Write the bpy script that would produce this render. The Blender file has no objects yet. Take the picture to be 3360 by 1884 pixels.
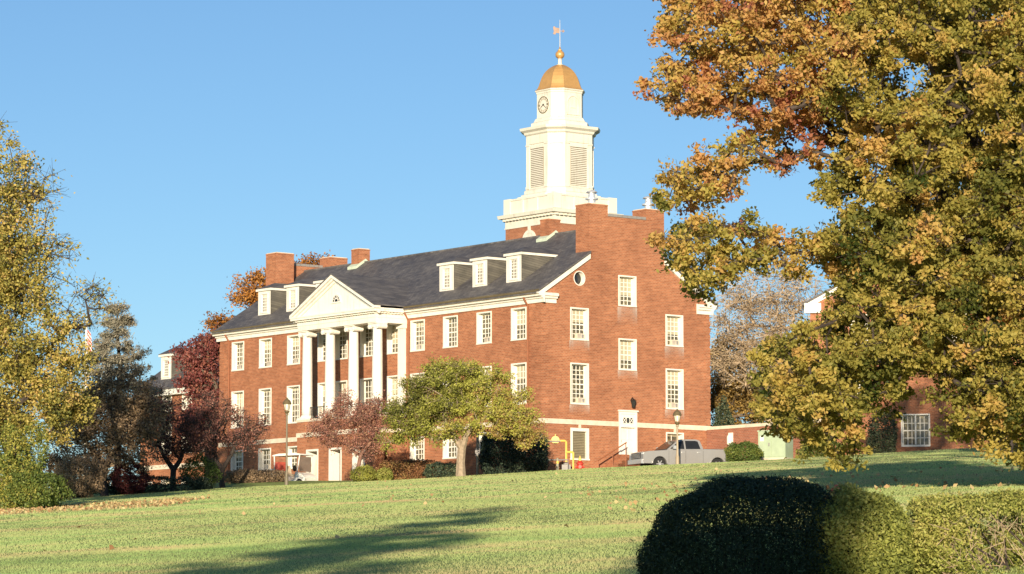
import bpy, math, random
import numpy as np
from mathutils import Vector, Matrix
C = bpy.context.scene.collection
SC = bpy.context.scene
R = math.radians
rng = np.random.default_rng(11)
random.seed(5)

# ------------------------------------------------------------------ camera, sky, sun, exposure
FPX, CX, CY, PITCH = 10718.0, 1680.0, 942.0, R(5.814)
cam = bpy.data.cameras.new('camera')
cam.sensor_width = 36.0
cam.lens = FPX / 3360.0 * 36.0
cam.clip_start = 0.5
cam.clip_end = 6000
camo = bpy.data.objects.new('camera', cam)
C.objects.link(camo)
camo.rotation_euler = (R(90) + PITCH, 0, R(0.0))
SC.camera = camo

SUN_AZ, SUN_EL = R(4.4), R(9.5)
world = bpy.data.worlds.new('World')
SC.world = world
world.use_nodes = True
wn = world.node_tree
bg = wn.nodes['Background']
sky = wn.nodes.new('ShaderNodeTexSky')
sky.sky_type = 'NISHITA'
sky.sun_disc = False
sky.sun_elevation = SUN_EL
sky.sun_rotation = math.pi + SUN_AZ
sky.air_density = 1.0
sky.dust_density = 0.3
sky.ozone_density = 3.3
sky.altitude = 1500
wn.links.new(sky.outputs[0], bg.inputs['Color'])
bg.inputs['Strength'].default_value = 0.083
sun = bpy.data.lights.new('sun', 'SUN')
sun.energy = 4.6
sun.angle = R(0.5)
sun.color = (1.0, 0.845, 0.63)
suno = bpy.data.objects.new('sun', sun)
C.objects.link(suno)
suno.rotation_euler = Vector((math.sin(SUN_AZ) * math.cos(SUN_EL), math.cos(SUN_AZ) * math.cos(SUN_EL), -math.sin(SUN_EL))).to_track_quat('-Z', 'Y').to_euler()
SC.view_settings.view_transform = 'Standard'
SC.view_settings.look = 'None'
SC.view_settings.gamma = 1
SC.view_settings.exposure = 0.75

# ------------------------------------------------------------------ helpers
def at(px, py, Y):
    a = PITCH - math.atan2(py - CY, FPX)
    z = Y * math.tan(a)
    yc = Y * math.cos(PITCH) + z * math.sin(PITCH)
    return Vector(((px - CX) / FPX * yc, Y, z))

def ppm(Y):
    return FPX / (Y * 1.003)

def gz(x, y):
    """height of the ground (numpy friendly)"""
    x = np.asarray(x, float); y = np.asarray(y, float)
    xc = np.clip(x, -45, 45)
    plane = -1.6 + 0.0532 * np.minimum(y, 185.0) + 0.0536 * xc * np.clip(y / 40.0, 0, 1)
    T = 8.45 + 0.10 * np.clip(x - 11, 0, 16) - 0.03 * np.clip(-x - 14, 0, 20)
    t = np.clip((y - 185.0) / 16.0, 0, 1)
    t = t * t * (3 - 2 * t)
    z = plane * (1 - t) + T * t
    z = z + 0.03 * np.sin(x * 0.31 + y * 0.07) * np.sin(y * 0.11)
    return z

def tag(o, label=None, cat=None, group=None, kind=None):
    if label: o['label'] = label
    if cat: o['category'] = cat
    if group: o['group'] = group
    if kind: o['kind'] = kind
    return o

def thing(name, label, cat, loc=(0, 0, 0), rz=0.0, group=None):
    o = bpy.data.objects.new(name, None)
    C.objects.link(o)
    o.empty_display_size = 0.3
    o.location = loc
    o.rotation_euler = (0, 0, rz)
    return tag(o, label, cat, group)

class MB:
    """collects faces, builds one mesh object"""
    def __init__(self):
        self.v = []; self.f = []; self.mi = []; self.m = 0
    def add(self, vs, fs):
        b = len(self.v)
        self.v += [tuple(p) for p in vs]
        for f in fs:
            self.f.append(tuple(i + b for i in f)); self.mi.append(self.m)
        return self
    def box(self, x0, x1, y0, y1, z0, z1):
        return self.add([(x0, y0, z0), (x1, y0, z0), (x1, y1, z0), (x0, y1, z0), (x0, y0, z1), (x1, y0, z1), (x1, y1, z1), (x0, y1, z1)],
                        [(0, 3, 2, 1), (4, 5, 6, 7), (0, 1, 5, 4), (1, 2, 6, 5), (2, 3, 7, 6), (3, 0, 4, 7)])
    def quad(self, a, b, c, d):
        return self.add([a, b, c, d], [(0, 1, 2, 3)])
    def prism(self, pts, axis, a0, a1):
        """extrude a 2-D outline along axis: 'y' pts=(x,z); 'x' pts=(y,z); 'z' pts=(x,y)"""
        def P(p, a):
            return {'y': (p[0], a, p[1]), 'x': (a, p[0], p[1]), 'z': (p[0], p[1], a)}[axis]
        n = len(pts)
        vs = [P(p, a0) for p in pts] + [P(p, a1) for p in pts]
        fs = [tuple(range(n))[::-1], tuple(range(n, 2 * n))] + [(i, (i + 1) % n, n + (i + 1) % n, n + i) for i in range(n)]
        return self.add(vs, fs)
    def loft(self, rings, closed=True, cap=True):
        n = len(rings[0]); vs = [p for r in rings for p in r]; fs = []
        for k in range(len(rings) - 1):
            for i in range(n if closed else n - 1):
                j = (i + 1) % n
                fs.append((k * n + i, k * n + j, (k + 1) * n + j, (k + 1) * n + i))
        if cap:
            fs.append(tuple(range(n))[::-1]); fs.append(tuple(range((len(rings) - 1) * n, len(rings) * n)))
        return self.add(vs, fs)
    def lathe(self, prof, cx=0, cy=0, n=16):
        rings = [[(cx + r * math.cos(2 * math.pi * i / n), cy + r * math.sin(2 * math.pi * i / n), z) for i in range(n)] for r, z in prof]
        return self.loft(rings)
    def tube(self, pts, r, n=8):
        rings = []
        pts = [Vector(p) for p in pts]
        for k, p in enumerate(pts):
            d = (pts[min(k + 1, len(pts) - 1)] - pts[max(k - 1, 0)]).normalized()
            q = d.to_track_quat('Z', 'Y')
            rr = r[k] if isinstance(r, (list, tuple)) else r
            rings.append([p + q @ Vector((rr * math.cos(2 * math.pi * i / n), rr * math.sin(2 * math.pi * i / n), 0)) for i in range(n)])
        return self.loft(rings)
    def disc(self, c, r, axis, h, n=16, rz=None):
        """short cylinder centred at c along axis"""
        c = Vector(c); rings = []
        for s in (-h / 2, h / 2):
            ring = []
            for i in range(n):
                a = 2 * math.pi * i / n; u = r * math.cos(a); w = (rz or r) * math.sin(a)
                d = {'x': (s, u, w), 'y': (u, s, w), 'z': (u, w, s)}[axis]
                ring.append(c + Vector(d))
            rings.append(ring)
        return self.loft(rings)
    def build(self, name, mats, parent=None, smooth=False, loc=None, rz=0):
        me = bpy.data.meshes.new(name)
        me.from_pydata(self.v, [], self.f)
        mats = mats if isinstance(mats, (list, tuple)) else [mats]
        for m in mats: me.materials.append(m)
        if len(mats) > 1:
            me.polygons.foreach_set('material_index', self.mi)
        if smooth:
            me.polygons.foreach_set('use_smooth', [True] * len(self.f))
        import bmesh
        bm = bmesh.new(); bm.from_mesh(me); bmesh.ops.recalc_face_normals(bm, faces=bm.faces); bm.to_mesh(me); bm.free()
        me.update()
        return link(name, me, parent, loc, rz)

def link(name, me, parent=None, loc=None, rz=0):
    o = bpy.data.objects.new(name, me)
    C.objects.link(o)
    if parent: o.parent = parent
    if loc is not None: o.location = loc
    o.rotation_euler = (0, 0, rz)
    return o

def fast_mesh(name, verts, nper, mat, parent=None, tint=None):
    """verts (n*nper,3): n separate faces of nper corners"""
    nv = len(verts); nf = nv // nper
    me = bpy.data.meshes.new(name)
    me.vertices.add(nv); me.vertices.foreach_set('co', np.ascontiguousarray(verts, dtype=np.float32).ravel())
    me.loops.add(nv); me.loops.foreach_set('vertex_index', np.arange(nv, dtype=np.int32))
    me.polygons.add(nf)
    me.polygons.foreach_set('loop_start', np.arange(0, nv, nper, dtype=np.int32))
    try: me.polygons.foreach_set('loop_total', np.full(nf, nper, dtype=np.int32))
    except Exception: pass
    me.materials.append(mat)
    if tint is not None:
        at_ = me.attributes.new('tint', 'FLOAT', 'POINT')
        at_.data.foreach_set('value', np.repeat(np.asarray(tint, dtype=np.float32), nper))
    me.update(calc_edges=True)
    return link(name, me, parent)

def unit(a):
    return a / np.maximum(np.linalg.norm(a, axis=1, keepdims=True), 1e-9)

def leaf_quads(P, size, aspect=0.62, up=0.35, out=None):
    n = len(P)
    N = unit(rng.normal(size=(n, 3))) + np.array([0, 0, up])
    if out is not None: N = N + out
    N = unit(N)
    A = unit(np.cross(N, rng.normal(size=(n, 3))))
    B = np.cross(N, A)
    s = np.asarray(size).reshape(-1, 1)
    w = s * aspect * 0.5
    fold = N * s * rng.uniform(-0.05, 0.22, size=(n, 1))
    q = np.stack([P - A * s * 0.5, P + B * w + fold + A * s * 0.06, P + A * s * 0.5, P - B * w + fold + A * s * 0.06], axis=1)
    return q.reshape(-1, 3)

def tubes(P0, P1, r0, r1, sides):
    n = len(P0)
    D = unit(P1 - P0)
    ref = np.where(np.abs(D[:, 2:3]) > 0.9, np.array([[1.0, 0, 0]]), np.array([[0, 0, 1.0]]))
    U = unit(np.cross(D, ref)); V = np.cross(D, U)
    out = []
    for k in range(sides):
        a0 = 2 * math.pi * k / sides; a1 = 2 * math.pi * (k + 1) / sides
        d0 = U * math.cos(a0) + V * math.sin(a0); d1 = U * math.cos(a1) + V * math.sin(a1)
        out.append(np.stack([P0 + d0 * r0[:, None], P0 + d1 * r0[:, None], P1 + d1 * r1[:, None], P1 + d0 * r1[:, None]], axis=1))
    return np.concatenate(out).reshape(-1, 3)

# ------------------------------------------------------------------ materials
def mat(name):
    m = bpy.data.materials.new(name)
    m.use_nodes = True
    nt = m.node_tree
    return m, nt, nt.nodes['Principled BSDF']

def N(nt, t, **kw):
    n = nt.nodes.new(t)
    for k, v in kw.items(): setattr(n, k, v)
    return n

def ramp(nt, stops, interp='LINEAR'):
    r = nt.nodes.new('ShaderNodeValToRGB')
    r.color_ramp.interpolation = interp
    e = r.color_ramp.elements
    while len(e) < len(stops): e.new(0.5)
    for el, (p, c) in zip(e, stops):
        el.position = p; el.color = (*c, 1)
    return r

def noise(nt, vec, scale, detail=4, rough=0.55):
    n = nt.nodes.new('ShaderNodeTexNoise')
    n.inputs['Scale'].default_value = scale; n.inputs['Detail'].default_value = detail; n.inputs['Roughness'].default_value = rough
    if vec is not None: nt.links.new(vec, n.inputs['Vector'])
    return n

def mapping(nt, vec, scale):
    m = nt.nodes.new('ShaderNodeMapping')
    m.inputs['Scale'].default_value = scale
    nt.links.new(vec, m.inputs['Vector'])
    return m.outputs[0]

def mixc(nt, fac, a, b, mode='MIX'):
    m = nt.nodes.new('ShaderNodeMix'); m.data_type = 'RGBA'; m.blend_type = mode
    for sock, val in ((0, fac), (6, a), (7, b)):
        if hasattr(val, 'is_linked') or hasattr(val, 'links'): nt.links.new(val, m.inputs[sock])
        elif sock == 0: m.inputs[0].default_value = val
        else: m.inputs[sock].default_value = (*val, 1)
    return m.outputs[2]

def math_(nt, op, a, b=None):
    m = nt.nodes.new('ShaderNodeMath'); m.operation = op
    for i, v in enumerate((a, b)):
        if v is None: continue
        if hasattr(v, 'links'): nt.links.new(v, m.inputs[i])
        else: m.inputs[i].default_value = v
    return m.outputs[0]

def plain(name, col, rough=0.6, metal=0.0, var=0.12, scale=3.0, spec=0.4, bump=0.0):
    m, nt, b = mat(name)
    tc = N(nt, 'ShaderNodeTexCoord')
    n = noise(nt, tc.outputs['Object'], scale, 5)
    lo = tuple(c * (1 - var) for c in col); hi = tuple(min(1, c * (1 + var)) for c in col)
    r = ramp(nt, [(0.3, lo), (0.7, hi)])
    nt.links.new(n.outputs[0], r.inputs[0]); nt.links.new(r.outputs[0], b.inputs['Base Color'])
    b.inputs['Roughness'].default_value = rough; b.inputs['Metallic'].default_value = metal
    b.inputs['Specular IOR Level'].default_value = spec
    if bump:
        bp = N(nt, 'ShaderNodeBump'); bp.inputs['Strength'].default_value = bump; bp.inputs['Distance'].default_value = 0.02
        nt.links.new(n.outputs[0], bp.inputs['Height']); nt.links.new(bp.outputs[0], b.inputs['Normal'])
    return m

def painted(name, col, rough=0.5):
    """weathered paint: faint vertical run-off streaks and blotches"""
    m, nt, b = mat(name)
    tc = N(nt, 'ShaderNodeTexCoord')
    n1 = noise(nt, mapping(nt, tc.outputs['Object'], (4.5, 4.5, 0.35)), 1.0, 5, 0.65); n2 = noise(nt, tc.outputs['Object'], 0.9, 5, 0.6)
    t = math_(nt, 'ADD', math_(nt, 'MULTIPLY', n1.outputs[0], 0.6), math_(nt, 'MULTIPLY', n2.outputs[0], 0.4))
    r = ramp(nt, [(0.30, tuple(c * k for c, k in zip(col, (0.74, 0.72, 0.68)))), (0.48, col), (0.7, tuple(min(1, c * 1.05) for c in col))])
    nt.links.new(t, r.inputs[0]); nt.links.new(r.outputs[0], b.inputs['Base Color'])
    b.inputs['Roughness'].default_value = rough; b.inputs['Specular IOR Level'].default_value = 0.35
    return m

def brick_mat(name, c1, c2, mortar):
    m, nt, b = mat(name)
    tc = N(nt, 'ShaderNodeTexCoord')
    sp = N(nt, 'ShaderNodeSeparateXYZ'); nt.links.new(tc.outputs['Object'], sp.inputs[0])
    u = math_(nt, 'ADD', sp.outputs[0], sp.outputs[1])
    cb = N(nt, 'ShaderNodeCombineXYZ'); nt.links.new(u, cb.inputs[0]); nt.links.new(sp.outputs[2], cb.inputs[1])
    br = N(nt, 'ShaderNodeTexBrick')
    nt.links.new(cb.outputs[0], br.inputs['Vector'])
    br.inputs['Scale'].default_value = 1.0; br.inputs['Brick Width'].default_value = 0.23; br.inputs['Row Height'].default_value = 0.10
    br.inputs['Mortar Size'].default_value = 0.009; br.inputs['Mortar Smooth'].default_value = 0.2; br.inputs['Bias'].default_value = -0.1
    br.inputs['Color1'].default_value = (*c1, 1); br.inputs['Color2'].default_value = (*c2, 1); br.inputs['Mortar'].default_value = (*mortar, 1)
    # long course-wise blotches and broad weathering
    n1 = noise(nt, mapping(nt, cb.outputs[0], (0.9, 5.0, 1)), 1.0, 6, 0.65)
    n2 = noise(nt, cb.outputs[0], 0.35, 4, 0.6)
    r1 = ramp(nt, [(0.25, (0.74, 0.72, 0.71)), (0.75, (1.20, 1.19, 1.17))]); nt.links.new(n1.outputs[0], r1.inputs[0])
    r2 = ramp(nt, [(0.3, (0.80, 0.77, 0.77)), (0.7, (1.12, 1.13, 1.12))]); nt.links.new(n2.outputs[0], r2.inputs[0])
    c = mixc(nt, 1.0, br.outputs['Color'], r1.outputs[0], 'MULTIPLY')
    c = mixc(nt, 1.0, c, r2.outputs[0], 'MULTIPLY')
    nt.links.new(c, b.inputs['Base Color'])
    b.inputs['Roughness'].default_value = 0.85; b.inputs['Specular IOR Level'].default_value = 0.2
    bp = N(nt, 'ShaderNodeBump'); bp.inputs['Strength'].default_value = 0.5; bp.inputs['Distance'].default_value = 0.01
    inv = math_(nt, 'SUBTRACT', 1.0, br.outputs['Fac'])
    nt.links.new(inv, bp.inputs['Height']); nt.links.new(bp.outputs[0], b.inputs['Normal'])
    return m

def slate_mat(name, lo, hi):
    m, nt, b = mat(name)
    tc = N(nt, 'ShaderNodeTexCoord')
    sp = N(nt, 'ShaderNodeSeparateXYZ'); nt.links.new(tc.outputs['Object'], sp.inputs[0])
    cb = N(nt, 'ShaderNodeCombineXYZ'); nt.links.new(sp.outputs[0], cb.inputs[0])
    s = math_(nt, 'ADD', math_(nt, 'MULTIPLY', sp.outputs[2], 1.6), math_(nt, 'MULTIPLY', sp.outputs[1], 0.25)); nt.links.new(s, cb.inputs[1])
    br = N(nt, 'ShaderNodeTexBrick'); nt.links.new(cb.outputs[0], br.inputs['Vector'])
    br.inputs['Scale'].default_value = 1.0; br.inputs['Brick Width'].default_value = 0.32; br.inputs['Row Height'].default_value = 0.24; br.inputs['Mortar Size'].default_value = 0.012
    br.inputs['Color1'].default_value = (0.75, 0.75, 0.78, 1); br.inputs['Color2'].default_value = (1.3, 1.28, 1.25, 1); br.inputs['Mortar'].default_value = (0.45, 0.45, 0.45, 1)
    n1 = noise(nt, tc.outputs['Object'], 0.8, 6, 0.7)
    r = ramp(nt, [(0.3, lo), (0.7, hi)]); nt.links.new(n1.outputs[0], r.inputs[0])
    c = mixc(nt, 0.85, r.outputs[0], br.outputs['Color'], 'MULTIPLY')
    nt.links.new(c, b.inputs['Base Color'])
    b.inputs['Roughness'].default_value = 0.6; b.inputs['Specular IOR Level'].default_value = 0.35
    bp = N(nt, 'ShaderNodeBump'); bp.inputs['Strength'].default_value = 0.6; bp.inputs['Distance'].default_value = 0.015
    nt.links.new(br.outputs['Fac'], bp.inputs['Height']); bp.invert = True; nt.links.new(bp.outputs[0], b.inputs['Normal'])
    return m

def leaf_mat(name, stops, spread=0.5, trans=0.3, patch=0.0, pscale=0.5):
    m, nt, b = mat(name)
    a = N(nt, 'ShaderNodeAttribute'); a.attribute_name = 'tint'
    g = N(nt, 'ShaderNodeNewGeometry')
    t = math_(nt, 'ADD', a.outputs['Fac'], math_(nt, 'MULTIPLY', math_(nt, 'SUBTRACT', g.outputs['Random Per Island'], 0.5), spread))
    if patch:
        tc = N(nt, 'ShaderNodeTexCoord'); n = noise(nt, tc.outputs['Object'], pscale, 3)
        t = math_(nt, 'ADD', t, math_(nt, 'MULTIPLY', math_(nt, 'SUBTRACT', n.outputs[0], 0.5), patch))
    r = ramp(nt, stops); nt.links.new(t, r.inputs[0])
    nt.links.new(r.outputs[0], b.inputs['Base Color'])
    b.inputs['Roughness'].default_value = 0.55; b.inputs['Specular IOR Level'].default_value = 0.25
    tr = N(nt, 'ShaderNodeBsdfTranslucent'); nt.links.new(r.outputs[0], tr.inputs[0])
    mx = N(nt, 'ShaderNodeMixShader'); mx.inputs[0].default_value = trans
    nt.links.new(b.outputs[0], mx.inputs[1]); nt.links.new(tr.outputs[0], mx.inputs[2])
    nt.links.new(mx.outputs[0], nt.nodes['Material Output'].inputs[0])
    return m

def glass_mat(name, blind=0.45):
    """dark reflective panes with a cream blind drawn to a different height behind each window"""
    m, nt, b = mat(name)
    tc = N(nt, 'ShaderNodeTexCoord'); oi = N(nt, 'ShaderNodeObjectInfo')
    sp = N(nt, 'ShaderNodeSeparateXYZ'); nt.links.new(tc.outputs['Generated'], sp.inputs[0])
    lvl = math_(nt, 'ADD', math_(nt, 'MULTIPLY', oi.outputs['Random'], 1.1), 0.28)
    k = math_(nt, 'GREATER_THAN', sp.outputs[2], lvl)
    sl = N(nt, 'ShaderNodeTexWave'); sl.bands_direction = 'Z'; sl.inputs['Scale'].default_value = 6; sl.inputs['Distortion'].default_value = 0.5
    nt.links.new(tc.outputs['Object'], sl.inputs['Vector'])
    cr = ramp(nt, [(0, (0.36, 0.32, 0.22)), (1, (0.50, 0.44, 0.31))]); nt.links.new(sl.outputs[0], cr.inputs[0])
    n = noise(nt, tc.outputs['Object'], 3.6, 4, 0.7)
    dk = ramp(nt, [(0.38, (0.028, 0.029, 0.028)), (0.52, (0.09, 0.08, 0.05)), (0.68, (0.28, 0.23, 0.12))]); nt.links.new(n.outputs[0], dk.inputs[0])  # warm blotches: uneven reflections painted into the pane colour
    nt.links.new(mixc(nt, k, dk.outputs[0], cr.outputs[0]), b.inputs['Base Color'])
    b.inputs['Roughness'].default_value = 0.35; b.inputs['Specular IOR Level'].default_value = 0.2
    b.inputs['Coat Weight'].default_value = 0.7; b.inputs['Coat Roughness'].default_value = 0.03
    return m

M = {}
M['brick'] = brick_mat('red_brick', (0.42, 0.166, 0.084), (0.29, 0.106, 0.054), (0.42, 0.27, 0.175))
M['brick_tower'] = brick_mat('tower_brick', (0.38, 0.155, 0.085), (0.30, 0.11, 0.06), (0.38, 0.26, 0.17))
M['brick_old'] = brick_mat('weathered_brick', (0.36, 0.14, 0.085), (0.26, 0.10, 0.065), (0.36, 0.26, 0.2))
M['white'] = painted('white_paint', (0.76, 0.735, 0.66))
M['tower_white'] = painted('tower_white_paint', (0.66, 0.64, 0.56), 0.55)
M['stone'] = plain('limestone', (0.66, 0.58, 0.46), 0.8, var=0.14, scale=2.5, bump=0.2)
M['slate'] = slate_mat('roof_slate', (0.072, 0.071, 0.080), (0.165, 0.154, 0.146))
M['cheek'] = slate_mat('dormer_slate', (0.085, 0.082, 0.07), (0.16, 0.15, 0.125))
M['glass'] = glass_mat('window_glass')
M['dark_glass'] = plain('dark_glass', (0.02, 0.021, 0.022), 0.06, spec=0.6)
M['gold'] = plain('gilded_copper', (0.62, 0.36, 0.13), 0.38, metal=0.35, var=0.08, scale=2, spec=0.7)
M['copper_green'] = plain('pale_copper_flashing', (0.52, 0.60, 0.48), 0.6, var=0.15)
M['steel'] = plain('galvanised_steel', (0.72, 0.73, 0.74), 0.3, metal=0.55)
M['black_metal'] = plain('black_iron', (0.02, 0.021, 0.02), 0.5, spec=0.4)
M['bronze'] = plain('dark_bronze', (0.13, 0.10, 0.05), 0.45, spec=0.5)
M['brown_paint'] = plain('brown_downspout', (0.28, 0.105, 0.05), 0.5)
M['louvre_tan'] = plain('olive_louvre', (0.30, 0.26, 0.17), 0.5)
M['vane'] = plain('dull_copper_vane', (0.36, 0.25, 0.19), 0.6)
M['louvre_back'] = plain('dim_louvre_back', (0.16, 0.13, 0.09), 0.9)
M['shadow_int'] = plain('dim_interior', (0.05, 0.045, 0.04), 0.9)
M['yellow'] = plain('yellow_pipe_paint', (0.72, 0.48, 0.10), 0.45)
M['red'] = plain('red_paint', (0.50, 0.045, 0.025), 0.45)
M['grey_metal'] = plain('grey_pipe', (0.25, 0.24, 0.23), 0.5)
M['pole_grey'] = plain('lamp_pole_grey', (0.30, 0.27, 0.20), 0.55)
M['pole_dark'] = plain('dark_lamp_pole', (0.17, 0.145, 0.10), 0.55)
M['pole_tan'] = plain('tan_lamp_pole', (0.36, 0.29, 0.20), 0.55)
M['green_cab'] = plain('pale_green_cabinet', (0.36, 0.44, 0.30), 0.5, var=0.08)
M['concrete'] = plain('concrete', (0.52, 0.46, 0.37), 0.85, var=0.15, bump=0.3)
M['asphalt'] = plain('asphalt', (0.05, 0.05, 0.05), 0.9, var=0.3, scale=20)
M['silver'] = plain('silver_car_paint', (0.34, 0.33, 0.32), 0.25, metal=0.25, var=0.03, spec=0.6)
M['chrome'] = plain('chrome', (0.62, 0.61, 0.60), 0.22, metal=0.5, var=0.02, spec=0.8)
M['tyre'] = plain('tyre_rubber', (0.02, 0.02, 0.02), 0.85)
M['plastic'] = plain('black_plastic', (0.025, 0.025, 0.025), 0.6)
M['headlight'] = plain('headlight_lens', (0.85, 0.85, 0.85), 0.08, var=0.02, spec=0.8)
M['cart_white'] = plain('cart_white', (0.80, 0.78, 0.72), 0.3, var=0.03)
M['cushion'] = plain('cream_vinyl', (0.62, 0.54, 0.42), 0.6)
M['red_cloth'] = plain('red_cloth', (0.55, 0.10, 0.07), 0.8)
M['bark'] = plain('grey_brown_bark', (0.13, 0.10, 0.075), 0.9, var=0.4, scale=6, bump=0.6)
M['bark_pale'] = plain('pale_bark', (0.30, 0.235, 0.17), 0.9, var=0.3, scale=6, bump=0.5)
M['bark_dark'] = plain('dark_bark', (0.055, 0.042, 0.036), 0.9, var=0.4, scale=6, bump=0.6)
M['twig_tan'] = plain('dry_twigs', (0.42, 0.32, 0.21), 0.9, var=0.3)
M['lantern'] = plain('lantern_glass', (0.85, 0.8, 0.65), 0.2)

# ------------------------------------------------------------------ ground
def build_ground():
    ys = np.concatenate([np.linspace(-120, 20, 15), np.arange(24, 184, 3.0), np.arange(184, 206, 1.0), np.linspace(207, 330, 30), np.array([380, 460, 600, 800, 1200, 2000, 4000])])
    xs = np.concatenate([np.array([-3000, -1200, -500, -200, -100]), np.arange(-60, 60.1, 2.5), np.array([100, 200, 500, 1200, 3000])])
    X, Y = np.meshgrid(xs, ys)
    Z = gz(X, Y)
    v = np.stack([X, Y, Z], -1).reshape(-1, 3)
    nx = len(xs); f = []
    for j in range(len(ys) - 1):
        for i in range(nx - 1):
            a = j * nx + i; f.append((a, a + 1, a + nx + 1, a + nx))
    me = bpy.data.meshes.new('ground'); me.from_pydata(v.tolist(), [], f)
    me.polygons.foreach_set('use_smooth', [True] * len(f))
    m, nt, b = mat('lawn_soil')
    tc = N(nt, 'ShaderNodeTexCoord')
    n1 = noise(nt, tc.outputs['Object'], 0.12, 5, 0.6); n2 = noise(nt, tc.outputs['Object'], 6.0, 5, 0.7)
    t = math_(nt, 'ADD', math_(nt, 'MULTIPLY', n1.outputs[0], 0.6), math_(nt, 'MULTIPLY', n2.outputs[0], 0.4))
    r = ramp(nt, [(0.3, (0.20, 0.28, 0.085)), (0.55, (0.30, 0.35, 0.11)), (0.75, (0.40, 0.34, 0.14))])
    nt.links.new(t, r.inputs[0]); nt.links.new(r.outputs[0], b.inputs['Base Color']); b.inputs['Roughness'].default_value = 0.95
    b.inputs['Specular IOR Level'].default_value = 0.1
    me.materials.append(m)
    tag(link('ground', me), kind='structure')
build_ground()

def build_grass():
    def samp(n, d0, d1):
        d = np.sqrt(rng.uniform(d0 ** 2, d1 ** 2, n)) if d1 < 80 else rng.uniform(d0, d1, n)
        x = rng.uniform(-1, 1, n) * (0.168 * d + 2.0)
        return x, d
    out = []
    for n, d0, d1, h0, h1, w in ((190000, 34, 62, 0.02, 0.055, 0.012), (170000, 60, 105, 0.022, 0.06, 0.022), (150000, 103, 188, 0.025, 0.065, 0.05)):
        x, y = samp(n, d0, d1)
        hf = 0.8 + 0.18 * np.sin(x * 0.9 + 1.3 * np.sin(y * 0.21)) * np.sin(y * 0.33 + np.sin(x * 0.5))
        P = np.stack([x, y, gz(x, y) - 0.008], -1)
        ang = rng.normal(0, 0.42, n)
        D = np.stack([np.cos(ang), np.sin(ang), np.zeros(n)], -1) * (w * rng.uniform(0.6, 1.4, (n, 1)))
        T = P + np.stack([rng.normal(0, 0.022, n), rng.normal(0, 0.022, n), rng.uniform(h0, h1, n) * hf], -1)
        out.append(np.stack([P - D * 0.5, P + D * 0.5, T], 1).reshape(-1, 3))
    m, nt, b = mat('grass_blade')
    tc = N(nt, 'ShaderNodeTexCoord'); g = N(nt, 'ShaderNodeNewGeometry')
    n1 = noise(nt, mapping(nt, tc.outputs['Object'], (0.055, 0.15, 0.0)), 1.0, 5, 0.6)
    n2 = noise(nt, mapping(nt, tc.outputs['Object'], (0.35, 0.5, 0.0)), 1.0, 3, 0.6)
    t = math_(nt, 'ADD', math_(nt, 'MULTIPLY', n1.outputs[0], 0.75), math_(nt, 'MULTIPLY', n2.outputs[0], 0.45))
    t = math_(nt, 'ADD', t, math_(nt, 'MULTIPLY', math_(nt, 'SUBTRACT', g.outputs['Random Per Island'], 0.5), 0.05))
    r = ramp(nt, [(0.33, (0.28, 0.45, 0.16)), (0.48, (0.41, 0.56, 0.205)), (0.60, (0.53, 0.61, 0.245)), (0.71, (0.63, 0.56, 0.28)), (0.80, (0.60, 0.41, 0.24))])
    nt.links.new(t, r.inputs[0]); nt.links.new(r.outputs[0], b.inputs['Base Color'])
    b.inputs['Roughness'].default_value = 0.6; b.inputs['Specular IOR Level'].default_value = 0.2
    tr = N(nt, 'ShaderNodeBsdfTranslucent'); nt.links.new(r.outputs[0], tr.inputs[0])
    mx = N(nt, 'ShaderNodeMixShader'); mx.inputs[0].default_value = 0.5
    nt.links.new(b.outputs[0], mx.inputs[1]); nt.links.new(tr.outputs[0], mx.inputs[2]); nt.links.new(mx.outputs[0], nt.nodes['Material Output'].inputs[0])
    o = fast_mesh('lawn_grass', np.concatenate(out), 3, m)
    tag(o, 'short mown green and yellowish grass covering the sloping lawn', 'grass', kind='stuff')
build_grass()

def build_drive():
    xs = np.linspace(-2, 34, 37); ys = np.linspace(188.5, 196.5, 9)
    mb = MB()
    for i in range(len(xs) - 1):
        for j in range(len(ys) - 1):
            q = [(x, y, float(gz(x, y)) + 0.012) for x, y in ((xs[i], ys[j]), (xs[i + 1], ys[j]), (xs[i + 1], ys[j + 1]), (xs[i], ys[j + 1]))]
            mb.quad(*q)
    tag(mb.build('driveway', M['asphalt']), kind='structure')
build_drive()

# ------------------------------------------------------------------ main brick hall
PHI = R(37.93)
HROT = -(math.pi / 2 - PHI)            # local +x runs along the front towards the near corner, +y runs back along the gable end
X0, Y0 = 1.822, 200.0
L, W = 36.31, 13.736
ZB, ZE, ZR = 8.3, 19.42, 24.70         # base, top of brickwork, ridge
EV, EZ = -0.5, 20.0                    # eave edge
PHW_ = 4.45
def roofz(y): return EZ + (min(y, W - y) - EV) * (ZR - EZ) / (W / 2 - EV)
hall = thing('brick_hall', 'long red brick hall with slate roof, dormers and white columned portico', 'hall', (X0, Y0, 0), HROT)

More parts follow.
